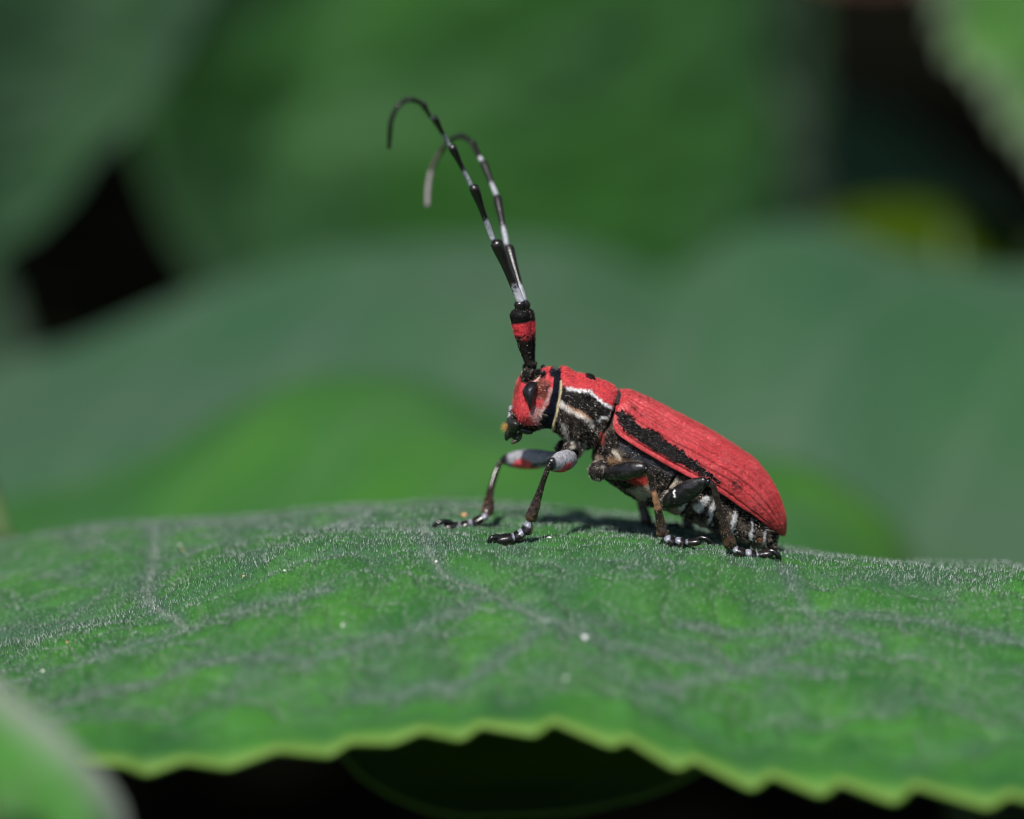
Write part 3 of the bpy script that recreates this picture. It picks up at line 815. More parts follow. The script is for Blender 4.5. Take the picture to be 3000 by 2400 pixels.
# down on the flanks
for pl, c, a in [(ZT((130, 330), (210, 370), (240, 600), (190, 560)), GREYW, 0.7), (ZT((210, 640), (340, 600), (400, 760), (260, 760)), WHITE, 0.75),
                 (ZT((400, 640), (520, 660), (500, 800), (430, 780)), WHITE, 0.7), (ZT((730, 500), (800, 480), (800, 640), (740, 640)), (0.42, 0.07, 0.06), 0.8),
                 (ZT((950, 760), (1010, 780), (1070, 880), (1020, 910)), (0.6, 0.53, 0.42), 0.85), (ZT((640, 800), (780, 860), (820, 1000), (720, 1100), (620, 960)), (0.26, 0.19, 0.14), 0.7),
                 (ZT((850, 870), (1150, 900), (1000, 980), (860, 960)), (0.22, 0.12, 0.06), 0.7), (ZT((1020, 560), (1300, 720), (2000, 1120), (1900, 1180), (1300, 900), (1060, 760)), (0.030, 0.034, 0.046), 0.6),
                 (ZT((1170, 1380), (1500, 1290), (1540, 1440), (1440, 1560), (1330, 1530)), (0.33, 0.28, 0.22), 0.75), (ZT((1840, 1260), (1960, 1180), (1930, 1300), (1860, 1360)), (0.55, 0.48, 0.38), 0.7),
                 (ZT((1180, 1230), (1500, 1180), (1500, 1290), (1300, 1300)), (0.40, 0.03, 0.02), 0.85)]:
    pt.lay(poly(pl, QX, QY, 7) * (kk > 10), c, 0.75, a)
# belly: pale triangles of down between the segments
for pl, c, a in [(ZA((620, 520), (860, 340), (880, 400), (780, 540), (710, 610)), WHITE, 0.7), (ZA((300, 540), (470, 510), (520, 640), (470, 680)), (0.26, 0.24, 0.22), 0.8),
                 (ZA((1560, 970), (1660, 960), (1640, 1010), (1560, 1010)), (0.25, 0.09, 0.05), 0.8)]:
    pt.lay(poly(pl, QX, QY, 2.5) * (kk > 23), c, 0.75, min(1, a * 1.2))
cc = cs[None] * np.ones((NS, 1)) + 0.25 * (fbm(BV, 24, 81) - 0.5)
kz = kk + 0.35 * (fbm(BV, 30, 82) - 0.5) + 0.3 * cc
for a in segpos[1:]:
    wd = 0.10 + 0.15 * (1 - smooth(-0.7, 0.35, cc))
    m = smooth(-wd - 0.05, -wd + 0.05, kz - a + 0.12) * (1 - smooth(-0.06, 0.04, kz - a + 0.12)) * smooth(-0.85, -0.6, cc) * (1 - smooth(0.05, 0.4, cc)) * smooth(0.25, 0.5, fbm(BV, 45, 83) + 0.1)
    pt.lay(m, (0.62, 0.61, 0.62), 0.75, 0.95)
    m = smooth(a - 0.95, a - 0.8, kz) * (1 - smooth(a - 0.30, a - 0.1, kz)) * (1 - smooth(-0.9, -0.55, cc))
    pt.lay(m, (0.26, 0.20, 0.16), 0.75, 0.6)
for a in segpos:
    pt.lay((1 - smooth(0.03, 0.09, np.abs(kk - a - 0.02))), (0.004, 0.004, 0.004), 0.5)
fleck = vnoise(BV, 120, 77)
pt.c[..., :3] *= (0.62 + 0.8 * fleck)[..., None]
BF = grid_faces(NS, NT, True)
if np.sum(normals(BV, BF).reshape(BV.shape) * BVn) < 0: BF = BF[:, ::-1]
body = add_mesh('body', BV, BF, M_CUT, beetle, pt.c)

flow = np.array([0.75, 0.0, -0.55])


def brighten(c, P):
    c = c.copy()
    lum = c[:, :3].mean(1, keepdims=True)
    c[:, :3] = c[:, :3] * rng.uniform(0.9, 1.7, (len(c), 1)) + np.where(lum < 0.06, rng.random((len(c), 1)) ** 8 * np.array([[0.85, 0.74, 0.62]]), 0.04)
    c[:, 3] = 0.45
    return np.clip(c, 0, 0.95)


vis = (kk.ravel() < 18.7) | (py_.ravel() > np.interp(px_.ravel(), [1800, 1911, 2032, 2167, 2290], [1255, 1330, 1400, 1480, 1565]) - 4)
vis = vis & ~((kk.ravel() > 7.9) & (kk.ravel() < 10.6) & (py_.ravel() > 1090))
hv, hf, hc = hairs(BV, BF, pt.c, 52000, 0.018, 0.0024, flow, 0.32, keep=vis.astype(float), tint=brighten)
o = add_mesh('body_hair', hv, hf, M_HAIR, body, hc, smooth_shade=False); o['kind'] = 'stuff'
hv, hf, hc = hairs(BV, BF, pt.c, 700, 0.034, 0.0013, flow, 0.5, keep=((kk.ravel() > 27.5) | ((kk.ravel() > 11) & (kk.ravel() < 17) & (py_.ravel() > 1250))).astype(float),
                   tint=lambda c, P: np.tile([[0.48, 0.42, 0.34, 0.4]], (len(c), 1)))
o = add_mesh('bristles', hv, hf, M_HAIR, body, hc, smooth_shade=False); o['kind'] = 'stuff'


def surf_y(px, py):
    """depth of the near flank of the body at a pixel"""
    nearm = BV[..., 1] < -0.01
    a, b = proj(BV)
    d = (a - px) ** 2 + (b - py) ** 2 + (~nearm) * 1e6
    ix = np.argpartition(d.ravel(), 6)[:6]
    return float(np.mean(BV.reshape(-1, 3)[ix, 1]))


def mirror(V): return V * np.array([1, -1, 1])


def pair(name, V, F, mat, parent, col):
    """the near one and its twin on the far flank"""
    a = add_mesh(name, V, F, mat, parent, col)
    b = add_mesh(name, mirror(V.reshape(-1, 3)), F[:, ::-1], mat, parent, col)
    return a, b


# eyes: kidney shaped domes
out = np.array(ZH((700, 402), (780, 398), (850, 420), (850, 520), (815, 620), (800, 720), (780, 830), (740, 930), (703, 965), (668, 905), (648, 810), (600, 740), (562, 660), (556, 590), (590, 510), (640, 445)))
oc = spline(np.vstack([out, out[:1]]), 61)[:-1]
ctr = np.array(ZH((700, 590)))[0]
rr_ = np.linspace(0, 1.0, 26)
EX = ctr[0] + (oc[:, 0] - ctr[0])[None] * rr_[:, None]; EY2 = ctr[1] + (oc[:, 1] - ctr[1])[None] * rr_[:, None]
ys_ = np.array([surf_y(x, y) for x, y in oc])
yc = surf_y(*ctr)
dome = 0.07 * np.sqrt(np.clip(1 - rr_ ** 2.2, 0, 1))[:, None]
EYy = np.minimum(yc * (1 - rr_[:, None]) + ys_[None] * rr_[:, None], 0) - dome - 0.010 + 0.02 * (rr_[:, None] > 0.99)
EV = at(EX, EY2, EYy)
ecol = np.zeros((*EX.shape, 4)); ecol[...] = (0.006, 0.006, 0.009, 0.33)
pair('eye', EV, grid_faces(26, 60, True), M_EYE, body, ecol)
V, F, S, TH = tube(*pts3([(1588, 1091, surf_y(1588, 1098) - 0.002, 9), (1595, 1096, surf_y(1595, 1100) - 0.004, 9)]), 18, 20)
c = np.zeros((*S.shape, 4)); c[...] = (0.006, 0.006, 0.009, 0.3)
pair('upper_eye_lobe', V, F, M_EYE, body, c)

# antennal sockets
def paint_tube(S, TH, V, fn):
    c = np.zeros((*S.shape, 4))
    return fn(c, S, TH, V)


def black_rough(c, S, TH, V):
    c[...] = (0.012, 0.011, 0.010, 0.4)
    c[..., :3] *= (0.5 + 1.2 * vnoise(V, 90, 4))[..., None]
    return c


V, F, S, TH = tube(*pts3([(1550, 1108, -0.10, 20), (1551, 1098, -0.11, 21), (1553, 1086, -0.115, 20), (1552, 1074, -0.12, 15)]), 28, 30)
V = V + (fbm(V, 40, 3)[..., None] - 0.5) * 0.012
pair('antenna_socket', V, F, M_CUT, body, paint_tube(S, TH, V, black_rough))
hv, hf, hc = hairs(V.reshape(-1, 3), F, paint_tube(S, TH, V, black_rough), 900, 0.014, 0.0022, (0.2, 0, 1), 0.6, tint=brighten)
o = add_mesh('socket_hair', hv, hf, M_HAIR, body, hc, smooth_shade=False); o['kind'] = 'stuff'

# mouth parts
def mouth(name, lst, col, nth=16, pairwise=True, flat=None):
    P, r = pts3(lst)
    V, F, S, TH = tube(P, r, nth, 28, flat=flat)
    V = V + (fbm(V, 60, 8)[..., None] - 0.5) * 0.008
    c = np.zeros((*S.shape, 4)); c[...] = col
    c[..., :3] *= (0.4 + 1.3 * vnoise(V, 70, 14))[..., None]
    if pairwise: return pair(name, V, F, M_LEG, body, c)
    return add_mesh(name, V, F, M_LEG, body, c)


mouth('clypeus', [(1522, 1215, 0, 26), (1508, 1236, 0, 24), (1500, 1256, 0, 19), (1496, 1266, 0, 14)], (0.016, 0.014, 0.014, 0.35), 24, False, flat=[3.4, 3.2, 2.8, 2.4])
mouth('labrum', [(1500, 1236, 0, 12), (1490, 1246, 0, 12), (1484, 1254, 0, 9)], (0.05, 0.042, 0.035, 0.4), 20, False, flat=[2.8, 2.8, 2.4])
mouth('mandible', [(1508, 1256, -0.07, 13), (1497, 1270, -0.06, 12), (1487, 1280, -0.04, 9), (1484, 1290, -0.015, 4)], (0.010, 0.009, 0.008, 0.2))
mouth('cheek_lobe', [(1520, 1255, -0.09, 12), (1540, 1263, -0.10, 10), (1562, 1266, -0.10, 7)], (0.02, 0.016, 0.014, 0.35))
mouth('palp', [(1522, 1264, -0.06, 5), (1525, 1276, -0.075, 5), (1521, 1287, -0.085, 5), (1510, 1293, -0.09, 6), (1497, 1299, -0.09, 4)], (0.035, 0.02, 0.015, 0.4), 12)
mouth('palp', [(1512, 1270, -0.03, 4), (1512, 1280, -0.035, 4), (1503, 1288, -0.04, 4)], (0.05, 0.035, 0.02, 0.4), 10)
for k, (x0, y0, x1, y1) in enumerate([(1500, 1196, 1490, 1207), (1494, 1214, 1490, 1224)]):
    mouth('face_pad', [(x0, y0, -0.03, 6), ((x0 + x1) / 2, (y0 + y1) / 2, -0.04, 5), (x1, y1, -0.035, 4)], (0.2, 0.2, 0.21, 0.22), 12)
nb = 130
bx0 = rng.uniform(1482, 1496, nb); by0 = rng.uniform(1238, 1258, nb); yb = rng.uniform(-0.1, 0.1, nb)
A0 = at(bx0, by0, yb); A1 = at(bx0 - rng.uniform(8, 24, nb), by0 + rng.uniform(-4, 14, nb), yb + rng.normal(0, 0.02, nb))
hb = np.stack([A0 + [0, 0, 0.0016], A0 - [0, 0, 0.0016], A1], 1).reshape(-1, 3)
hcol = np.tile([[0.40, 0.25, 0.08, 0.4]], (nb * 3, 1)) * np.repeat(rng.uniform(0.7, 1.3, (nb, 1)), 3, 0)
o = add_mesh('mouth_bristles', hb, np.arange(nb * 3).reshape(-1, 3), M_HAIR, body, hcol, smooth_shade=False); o['kind'] = 'stuff'

# black knobs on the pronotum's back
V, F, S, TH = tube(*pts3([(1714, 1106, -0.035, 6), (1722, 1107, -0.035, 9), (1734, 1112, -0.035, 10), (1742, 1119, -0.035, 7)]), 16, 20)
c = np.zeros((*S.shape, 4)); c[...] = (0.008, 0.008, 0.008, 0.35)
pair('pronotum_knob', V, F, M_CUT, body, c)

# scutellum between pronotum and wing cases
V, F, S, TH = tube(*pts3([(1795, 1162, 0, 14), (1812, 1166, 0, 16), (1835, 1168, 0, 12), (1850, 1170, 0, 6)]), 20, 24, flat=[6, 6, 4, 2])
c = np.zeros((*S.shape, 4)); c[...] = (0.03, 0.028, 0.03, 0.45)
add_mesh('scutellum', V, F, M_CUT, body, c)

# ---- wing cases
ET = [(1807, 1160), (1822, 1151), (1845, 1148), (1869, 1156), (1926, 1181), (1986, 1214), (2047, 1245), (2107, 1278), (2167, 1316), (2213, 1350), (2252, 1392), (2279, 1438), (2297, 1489), (2304, 1525), (2302, 1558), (2297, 1568)]
EB = [(1806, 1185), (1800, 1215), (1796, 1242), (1803, 1263), (1821, 1281), (1866, 1311), (1911, 1338), (1971, 1372), (2032, 1404), (2075, 1424), (2116, 1448), (2167, 1483), (2213, 1513), (2258, 1546), (2282, 1563), (2292, 1569)]
NE, NW = 300, 130
te, be = spline(ET, NE), spline(EB, NE)
se_ = np.linspace(0, 1, NE)
wB = pchip(np.array([0, 0.04, 0.12, 0.3, 0.55, 0.75, 0.88, 0.96, 1.0]), np.array([0.20, 0.27, 0.315, 0.345, 0.335, 0.28, 0.20, 0.11, 0.035]), se_)
u = np.linspace(0, np.pi / 2 * 1.0, NW)
g = np.sin(u) ** 0.80; f = 1 - np.cos(u) ** 1.05
Te = at(te[:, 0], te[:, 1], -0.003)
Be = at(be[:, 0], be[:, 1], -wB)
EL = np.zeros((NE, NW, 3))
EL[..., 0] = Te[:, None, 0] + (Be - Te)[:, None, 0] * f[None]
EL[..., 2] = Te[:, None, 2] + (Be - Te)[:, None, 2] * f[None]
EL[..., 1] = -0.003 - (wB[:, None] - 0.003) * g[None]
tn = np.linspace(0, 1, NW)[None] * np.ones((NE, 1)); sn = se_[:, None] * np.ones((1, NW))
EF = grid_faces(NE, NW)
EN = normals(EL, EF).reshape(EL.shape)
if np.mean(EN[..., 1]) > 0: EN = -EN; EF = EF[:, ::-1]
fade = smooth(0.02, 0.15, sn) * (1 - smooth(0.82, 0.98, sn))
hgt = np.zeros_like(tn)
for tc_, am in [(0.16, 0.006), (0.24, 0.009), (0.36, 0.010), (0.47, 0.007), (0.60, 0.007), (0.72, 0.004)]:
    hgt += am * np.exp(-((tn - tc_ + 0.04 * (sn - 0.5)) / 0.025) ** 2) * fade
    hgt -= am * 0.7 * np.exp(-((tn - tc_ + 0.04 * (sn - 0.5) - 0.04) / 0.022) ** 2) * fade
hgt -= 0.010 * np.exp(-((tn - 0.93) / 0.02) ** 2) * smooth(0.08, 0.2, sn)                # gutter above the side margin
hgt += 0.03 * np.exp(-((tn - 0.55) / 0.14) ** 2 - ((sn - 0.08) / 0.05) ** 2)             # shoulder
hgt += 0.016 * (fbm(EL, 9, 91, 3) - 0.5) + 0.007 * (fbm(EL, 45, 92, 2) - 0.5)
hgt *= smooth(0, 0.03, tn) * smooth(0, 0.03, sn)
EL = EL + EN * hgt[..., None]
ex, ey = proj(EL)
wx = (fbm(EL, 30, 95, 3) - 0.5) * 18 + (vnoise(EL, 110, 93) - 0.5) * 14; wy = (fbm(EL, 30, 96, 3) - 0.5) * 18 + (vnoise(EL, 110, 94) - 0.5) * 14
pe = Paint((NE, NW), RED, 0.38)
pe.lay(smooth(0.42, 0.7, fbm(EL * np.array([1, 1, 1]), 8, 97, 3)), (0.50, 0.060, 0.068), 0.42, 0.6)
ridg = fbm(np.stack([sn * 14, tn * 60], -1), 1.0, 98, 3)
pe.lay(smooth(0.58, 0.75, ridg), (0.34, 0.014, 0.016), 0.55, 0.5)
stripe = poly(Z2((352, 350), (400, 338), (455, 362), (520, 425), (590, 505), (690, 515), (800, 585), (900, 685), (1010, 725), (1060, 800), (1130, 825), (1200, 900), (1290, 965), (1355, 1030), (1335, 1055), (1200, 985), (1050, 915), (900, 838), (800, 778), (700, 728), (600, 660), (500, 590), (420, 520), (365, 440)), ex + wx, ey + wy, 3)
pe.lay(stripe, (0.003, 0.002, 0.002), 0.45)
pe.lay(poly(Z2((1430, 1010), (1540, 1010), (1620, 1080), (1560, 1130), (1470, 1090)), ex + wx, ey + wy, 12) * smooth(0.35, 0.6, vnoise(EL, 60, 99)), (0.03, 0.008, 0.008), 0.5, 0.85)
dots = [(530, 330, 22), (500, 310, 14), (590, 385, 14), (575, 205, 12), (665, 240, 12), (470, 190, 8), (700, 470, 8), (650, 435, 8), (1290, 990, 9), (1400, 1070, 8), (1480, 1010, 8), (740, 430, 7), (560, 360, 9), (620, 400, 6)]
for du, dv, dr in dots:
    (qx_, qy_), = Z2((du, dv))
    dd = np.hypot((ex + wx * 0.4 - qx_), (ey + wy * 0.4 - qy_))
    pe.lay(1 - smooth(dr * 0.16, dr * 0.34, dd), (0.03, 0.006, 0.005), 0.5, 0.8)
pe.c[..., :3] *= (0.72 + 0.56 * vnoise(EL, 95, 101))[..., None]
# thickness edge turned under
rimv = EL[:, -1:] + np.array([0, 0.02, -0.008]); rimv2 = EL[:, -1:] + np.array([0, 0.05, 0.0])
EL2 = np.concatenate([EL, rimv, rimv2], 1)
ec2 = np.concatenate([pe.c, pe.c[:, -1:], pe.c[:, -1:]], 1)
EF2 = grid_faces(NE, NW + 2)
if np.mean(normals(EL2, EF2)[:, 1]) > 0: EF2 = EF2[:, ::-1]
e_near = add_mesh('elytron', EL2, EF2, M_ELY, beetle, ec2)
e_far = add_mesh('elytron', mirror(EL2.reshape(-1, 3)), EF2[:, ::-1], M_ELY, beetle, ec2)


def redhair(c, P):
    c = c.copy()
    dark = c[:, :1] < 0.08
    c[:, :3] = np.where(dark, c[:, :3] + rng.random((len(c), 1)) ** 8 * 0.55, c[:, :3] * rng.uniform(0.7, 1.25, (len(c), 1)) + rng.random((len(c), 1)) ** 3 * np.array([[0.26, 0.17, 0.16]]))
    c[:, 3] = 0.5
    return np.clip(c, 0, 0.9)


hv, hf, hc = hairs(EL, EF, pe.c, 52000, 0.011, 0.0018, flow, 0.14, tint=redhair, jitter=0.14)
for par_, fl_ in ((e_near, 1), (e_far, -1)):
    o = add_mesh('elytron_hair', hv if fl_ > 0 else mirror(hv), hf, M_HAIR, par_, hc, smooth_shade=False); o['kind'] = 'stuff'

# ---- antennae: scape, pedicel and nine more joints
def antenna(base_y, joints, yfun, scape):
    P, r = pts3(scape)
    V, F, S, TH = tube(P, r, 28, 60)
    V = V + (fbm(V, 55, 6)[..., None] - 0.5) * 0.012
    c = black_rough(np.zeros((*S.shape, 4)), S, TH, V)
    nz = fbm(V, 50, 12)
    band = smooth(0.56, 0.62, S + 0.1 * (nz - 0.5)) * (1 - smooth(0.76, 0.79, S)) + 0.6 * smooth(0.46, 0.56, S) * (1 - smooth(0.6, 0.66, S)) * smooth(0.45, 0.6, nz)
    band = np.clip(band, 0, 1)[..., None]
    c = c * (1 - band) + np.array([0.50, 0.035, 0.045, 0.6]) * band
    c[S > 0.79] = (0.008, 0.008, 0.008, 0.3)
    root = add_mesh('antenna', V, F, M_CUT, beetle, c)
    hv, hf, hc = hairs(V.reshape(-1, 3), F, c, 1800, 0.012, 0.0022, (0, 0, 1), 0.5, tint=brighten)
    o = add_mesh('antenna_hair', hv, hf, M_HAIR, root, hc, smooth_shade=False); o['kind'] = 'stuff'
    for j, (lst, white, lightall) in enumerate(joints):
        P, r = pts3([(x, y_, yfun(y_, x), q) for x, y_, q in lst])
        V, F, S, TH = tube(P, r, 20, 44)
        c = np.zeros((*S.shape, 4)); c[...] = (0.012, 0.010, 0.010, 0.32)
        if lightall is not None: c[...] = lightall
        if white:
            wn = 1 - smooth(white - 0.06, white + 0.06, S + 0.22 * (fbm(V, 60, 20 + j) - 0.5) + 0.10 * np.cos(TH))
            wn = wn[..., None]
            c = c * (1 - wn) + np.array([*[q * (0.42 if base_y < 0 else 0.28) for q in (0.95, 0.98, 1.08)], 0.55]) * wn
        c[..., :3] *= (0.7 + 0.6 * vnoise(V, 80, 30))[..., None]
        add_mesh('antenna_joint', V, F, M_LEG, root, c)
    return root


def Z5(u, v): return 1100 + 0.3709 * u, 260 + 0.3709 * v
def jt(a, b, r0, r1, r2, bend=0.0):
    (x0, y0), (x1, y1) = Z5(*a), Z5(*b)
    mx_, my_ = (x0 + x1) / 2 + bend * (y1 - y0), (y0 + y1) / 2 - bend * (x1 - x0)
    q = lambda t: (x0 + (x1 - x0) * t + 4 * t * (1 - t) * bend * (y1 - y0), y0 + (y1 - y0) * t - 4 * t * (1 - t) * bend * (x1 - x0))
    return [(*q(0), r0), (*q(0.25), r0), (*q(0.6), r1), (*q(0.86), r2), (*q(1.0), r2)]


near_j = [([(1525, 912, 13), (1524, 900, 16), (1523, 889, 17), (1521, 878, 14)], 0, None),
          (jt((1155, 1700), (945, 1195), 12, 13, 17.5), 0.18, None), (jt((932, 1205), (770, 760), 8.5, 9.5, 14), 0.29, None),
          (jt((757, 770), (597, 445), 7, 8, 12), 0.32, None), (jt((585, 455), (460, 222), 6, 7, 10), 0.30, None),
          (jt((448, 240), (372, 112), 5.5, 6.5, 9, 0.02), 0.12, None), (jt((365, 115), (255, 82), 6.5, 6.5, 7.5, -0.06), 0, None),
          (jt((258, 82), (168, 148), 6.5, 6.5, 7, -0.06), 0, None), (jt((170, 145), (118, 275), 6.5, 6.5, 7, -0.04), 0, None),
          (jt((119, 270), (106, 480), 6.5, 6.0, 5, 0.0), 0, None)]
far_j = [([(1536, 912, 12), (1537, 900, 15), (1538, 891, 16), (1538, 880, 13)], 0, None),
         (jt((1180, 1690), (1048, 1240), 9, 11, 15), 0.2, None), (jt((1040, 1245), (960, 848), 8.5, 10, 13), 0.28, None),
         (jt((958, 850), (850, 575), 8, 9.5, 11.5), 0.26, None), (jt((845, 580), (772, 432), 8, 9, 10, 0.02), 0.1, None),
         (jt((772, 435), (675, 372), 8, 8, 9, -0.06), 0, None), (jt((680, 372), (590, 405), 8, 8, 8.5, -0.08), 0, None),
         (jt((592, 402), (508, 505), 8, 8, 9, -0.03), 0, (0.03, 0.025, 0.02, 0.5)), (jt((508, 500), (440, 650), 8, 8, 8.5, -0.02), 0, (0.06, 0.055, 0.045, 0.5)),
         (jt((442, 645), (412, 935), 8, 8.5, 8, -0.04), 0, (0.16, 0.14, 0.14, 0.6))]
antenna(-0.12, near_j, lambda y_, x: -0.13 - 0.55 * np.clip((890 - y_) / 600, 0, 1) ** 1.6 - 0.45 * np.clip((1300 - x) / 160, 0, 1),
        [(1566, 1078, -0.12, 13), (1560, 1070, -0.12, 13), (1549, 1062, -0.12, 12), (1541, 1030, -0.122, 16), (1533, 985, -0.125, 24), (1527, 945, -0.128, 29), (1524, 920, -0.13, 30), (1524, 902, -0.13, 25)])
antenna(0.12, far_j, lambda y_, x: 0.13 + 1.0 * np.clip((890 - y_) / 480, 0, 1) ** 1.2 + 0.9 * np.clip((1400 - x) / 160, 0, 1),
        [(1568, 1078, 0.12, 13), (1562, 1070, 0.12, 13), (1556, 1060, 0.12, 12), (1552, 1030, 0.122, 16), (1546, 985, 0.125, 23), (1541, 945, 0.128, 27), (1538, 920, 0.13, 28), (1537, 902, 0.13, 23)])


# ---- legs
def leg(coxa, femur, tibia, tarsi, claws, femcol, tibcol, flat_f=0.75, up=(0, 1, 0), fs=1.04):
    P, r = pts3(femur)
    r = r * (1 + (fs - 1) * np.sin(np.pi * np.clip(np.linspace(0.02, 1.1, len(r)), 0, 1)) * 1.5)
    V, F, S, TH = tube(P, r, 36, 80, flat=np.linspace(0.9, flat_f, len(r)), up=up)
    V = V + (fbm(V, 35, 44)[..., None] - 0.5) * 0.006
    c = np.zeros((*S.shape, 4)); c[...] = (0.006, 0.0055, 0.006, 0.32)
    x, y_ = proj(V)
    c = femcol(c, S, TH, V, x, y_)
    c[..., :3] *= (0.65 + 0.7 * vnoise(V, 90, 45))[..., None]
    root = add_mesh('leg', V, F, M_LEG, beetle, c)
    hv, hf, hc = hairs(V.reshape(-1, 3), F, c, 1500, 0.010, 0.002, P[-1] - P[0], 0.25, tint=brighten)
    o = add_mesh('leg_hair', hv, hf, M_HAIR, root, hc, smooth_shade=False); o['kind'] = 'stuff'
    P2_, r2 = pts3(coxa)
    V, F, S, TH = tube(P2_, r2, 28, 40)
    V = V + (fbm(V, 30, 47)[..., None] - 0.5) * 0.02
    c = np.zeros((*S.shape, 4)); c[...] = (0.02, 0.017, 0.015, 0.5)
    nz = smooth(0.50, 0.66, fbm(V, 30, 48))[..., None]
    c = c * (1 - nz) + np.array([0.26, 0.23, 0.20, 0.7]) * nz
    add_mesh('coxa', V, F, M_CUT, root, c)
    hv, hf, hc = hairs(V.reshape(-1, 3), F, c, 1200, 0.018, 0.0022, (0.2, 0, -1), 0.4, tint=brighten)
    o = add_mesh('coxa_hair', hv, hf, M_HAIR, root, hc, smooth_shade=False); o['kind'] = 'stuff'
    P3, r3 = pts3(tibia)
    kd = (P3[1] - P3[0]) * 0.35
    V, F, S, TH = tube(np.array([P[-2] * 0.3 + P[-1] * 0.7, P3[0], P3[0] + kd]), np.array([r[-1] * 0.9, r3[0] * 1.08, r3[1]]), 24, 30)
    c = np.zeros((*S.shape, 4)); c[...] = (0.004, 0.004, 0.005, 0.16)
    add_mesh('knee', V, F, M_KNEE, root, c)
    V, F, S, TH = tube(P3, r3, 24, 70, flat=np.full(len(r3), 0.7))
    V = V + (fbm(V, 50, 49)[..., None] - 0.5) * 0.008
    c = np.zeros((*S.shape, 4)); c[...] = (0.014, 0.010, 0.009, 0.24)
    c = tibcol(c, S, TH, V)
    c[..., :3] *= (0.6 + 0.8 * vnoise(V, 100, 50))[..., None]
    tib = add_mesh('tibia', V, F, M_LEG, root, c)
    hv, hf, hc = hairs(V.reshape(-1, 3), F, c, 700, 0.012, 0.0016, P3[-1] - P3[0], 0.35, keep=(0.25 + S.ravel()),
                       tint=lambda c, P: np.clip(np.array([[0.42, 0.30, 0.17, 0.4]]) * rng.random((len(c), 1)) ** 3 * 1.8, 0, 0.9))
    o = add_mesh('tibia_hair', hv, hf, M_HAIR, root, hc, smooth_shade=False); o['kind'] = 'stuff'
    for j, (lst, wh) in enumerate(tarsi):
        P4, r4 = pts3(lst)
        V, F, S, TH = tube(P4, r4 * 1.15, 20, 36, flat=np.full(len(r4), 1.5))
        zc = np.mean(V, 1, keepdims=True)[..., 2]
        low = (zc - V[..., 2]) / (np.ptp(V[..., 2], axis=1)[:, None] * 0.5 + 1e-6)
        c = np.zeros((*S.shape, 4)); c[...] = (0.010, 0.008, 0.008, 0.25)
        m = (smooth(0.55, 0.8, low) * smooth(0.15, 0.3, S))[..., None]
        c = c * (1 - m) + np.array([0.30, 0.15, 0.06, 0.5]) * m
        m = (smooth(0.82, 0.98, low) * smooth(0.15, 0.3, S))[..., None]
        c = c * (1 - m) + np.array([0.62, 0.50, 0.36, 0.5]) * m
        if wh:
            m = ((1 - smooth(wh - 0.07, wh + 0.07, S + 0.15 * (fbm(V, 60, 60 + j) - 0.5))) * (1 - smooth(0.3, 0.7, low)))[..., None]
            c = c * (1 - m) + np.array([0.20, 0.21, 0.25, 0.4]) * m
        c[..., :3] *= (0.7 + 0.6 * vnoise(V, 100, 66))[..., None]
        add_mesh('tarsus_joint', V, F, M_LEG, root, c)
    for lst in claws:
        P5, r5 = pts3(lst)
        V, F, S, TH = tube(P5, r5, 12, 36)
        c = np.zeros((*S.shape, 4)); c[...] = (0.007, 0.006, 0.006, 0.18)
        add_mesh('claw', V, F, M_LEG, root, c)
    return root


def fem_front(redpoly, blackline=None):
    def fn(c, S, TH, V, x, y_):
        qx = x + (fbm(V, 45, 46) - 0.5) * 10; qy = y_ + (fbm(V, 45, 56) - 0.5) * 10
        m = smooth(0.05, 0.2, S) * (1 - smooth(0.84, 0.93, S)) * smooth(0.30, 0.52, fbm(V, 34, 57) + 0.14)
        m = m[..., None]
        c = c * (1 - m) + np.array([0.26, 0.255, 0.28, 0.5]) * m
        if redpoly is not None:
            m = poly(redpoly, qx, qy, 2.5)[..., None]
            c = c * (1 - m) + np.array([0.55, 0.06, 0.07, 0.6]) * m
        if blackline is not None:
            m = line(blackline, qx, qy, 4, 2)[..., None]
            c = c * (1 - m) + np.array([0.008, 0.008, 0.008, 0.35]) * m
        return c
    return fn


def fem_dark(redpoly=None, fleck=None):
    def fn(c, S, TH, V, x, y_):
        m = (0.5 * smooth(0.5, 0.7, fbm(V, 40, 58)))[..., None]
        c = c * (1 - m) + np.array([0.034, 0.033, 0.038, 0.4]) * m
        if redpoly is not None:
            m = poly(redpoly, x, y_, 3)[..., None]
            c = c * (1 - m) + np.array([0.50, 0.025, 0.02, 0.55]) * m
        if fleck is not None:
            m = line(fleck, x, y_, 2.2, 1.5)[..., None]
            c = c * (1 - m) + np.array([0.75, 0.75, 0.75, 0.6]) * m
        return c
    return fn


def tib_plain(brown0=0.55, spot=None):
    def fn(c, S, TH, V):
        m = (smooth(brown0, 1.0, S) * smooth(0.35, 0.6, fbm(V, 30, 59)))[..., None] * 0.8
        c = c * (1 - m) + np.array([0.075, 0.033, 0.014, 0.4]) * m
        m = (0.35 * smooth(0.5, 0.7, fbm(V, 20, 63)))[..., None]
        c = c * (1 - m) + np.array([0.055, 0.04, 0.042, 0.35]) * m
        if spot:
            m = (smooth(spot[0], spot[0] + 0.06, S) * (1 - smooth(spot[1] - 0.06, spot[1], S)) * smooth(0.35, 0.55, fbm(V, 16, 64) + 0.12))[..., None]
            c = c * (1 - m) + np.array([0.26, 0.13, 0.07, 0.4]) * m
        return c
    return fn


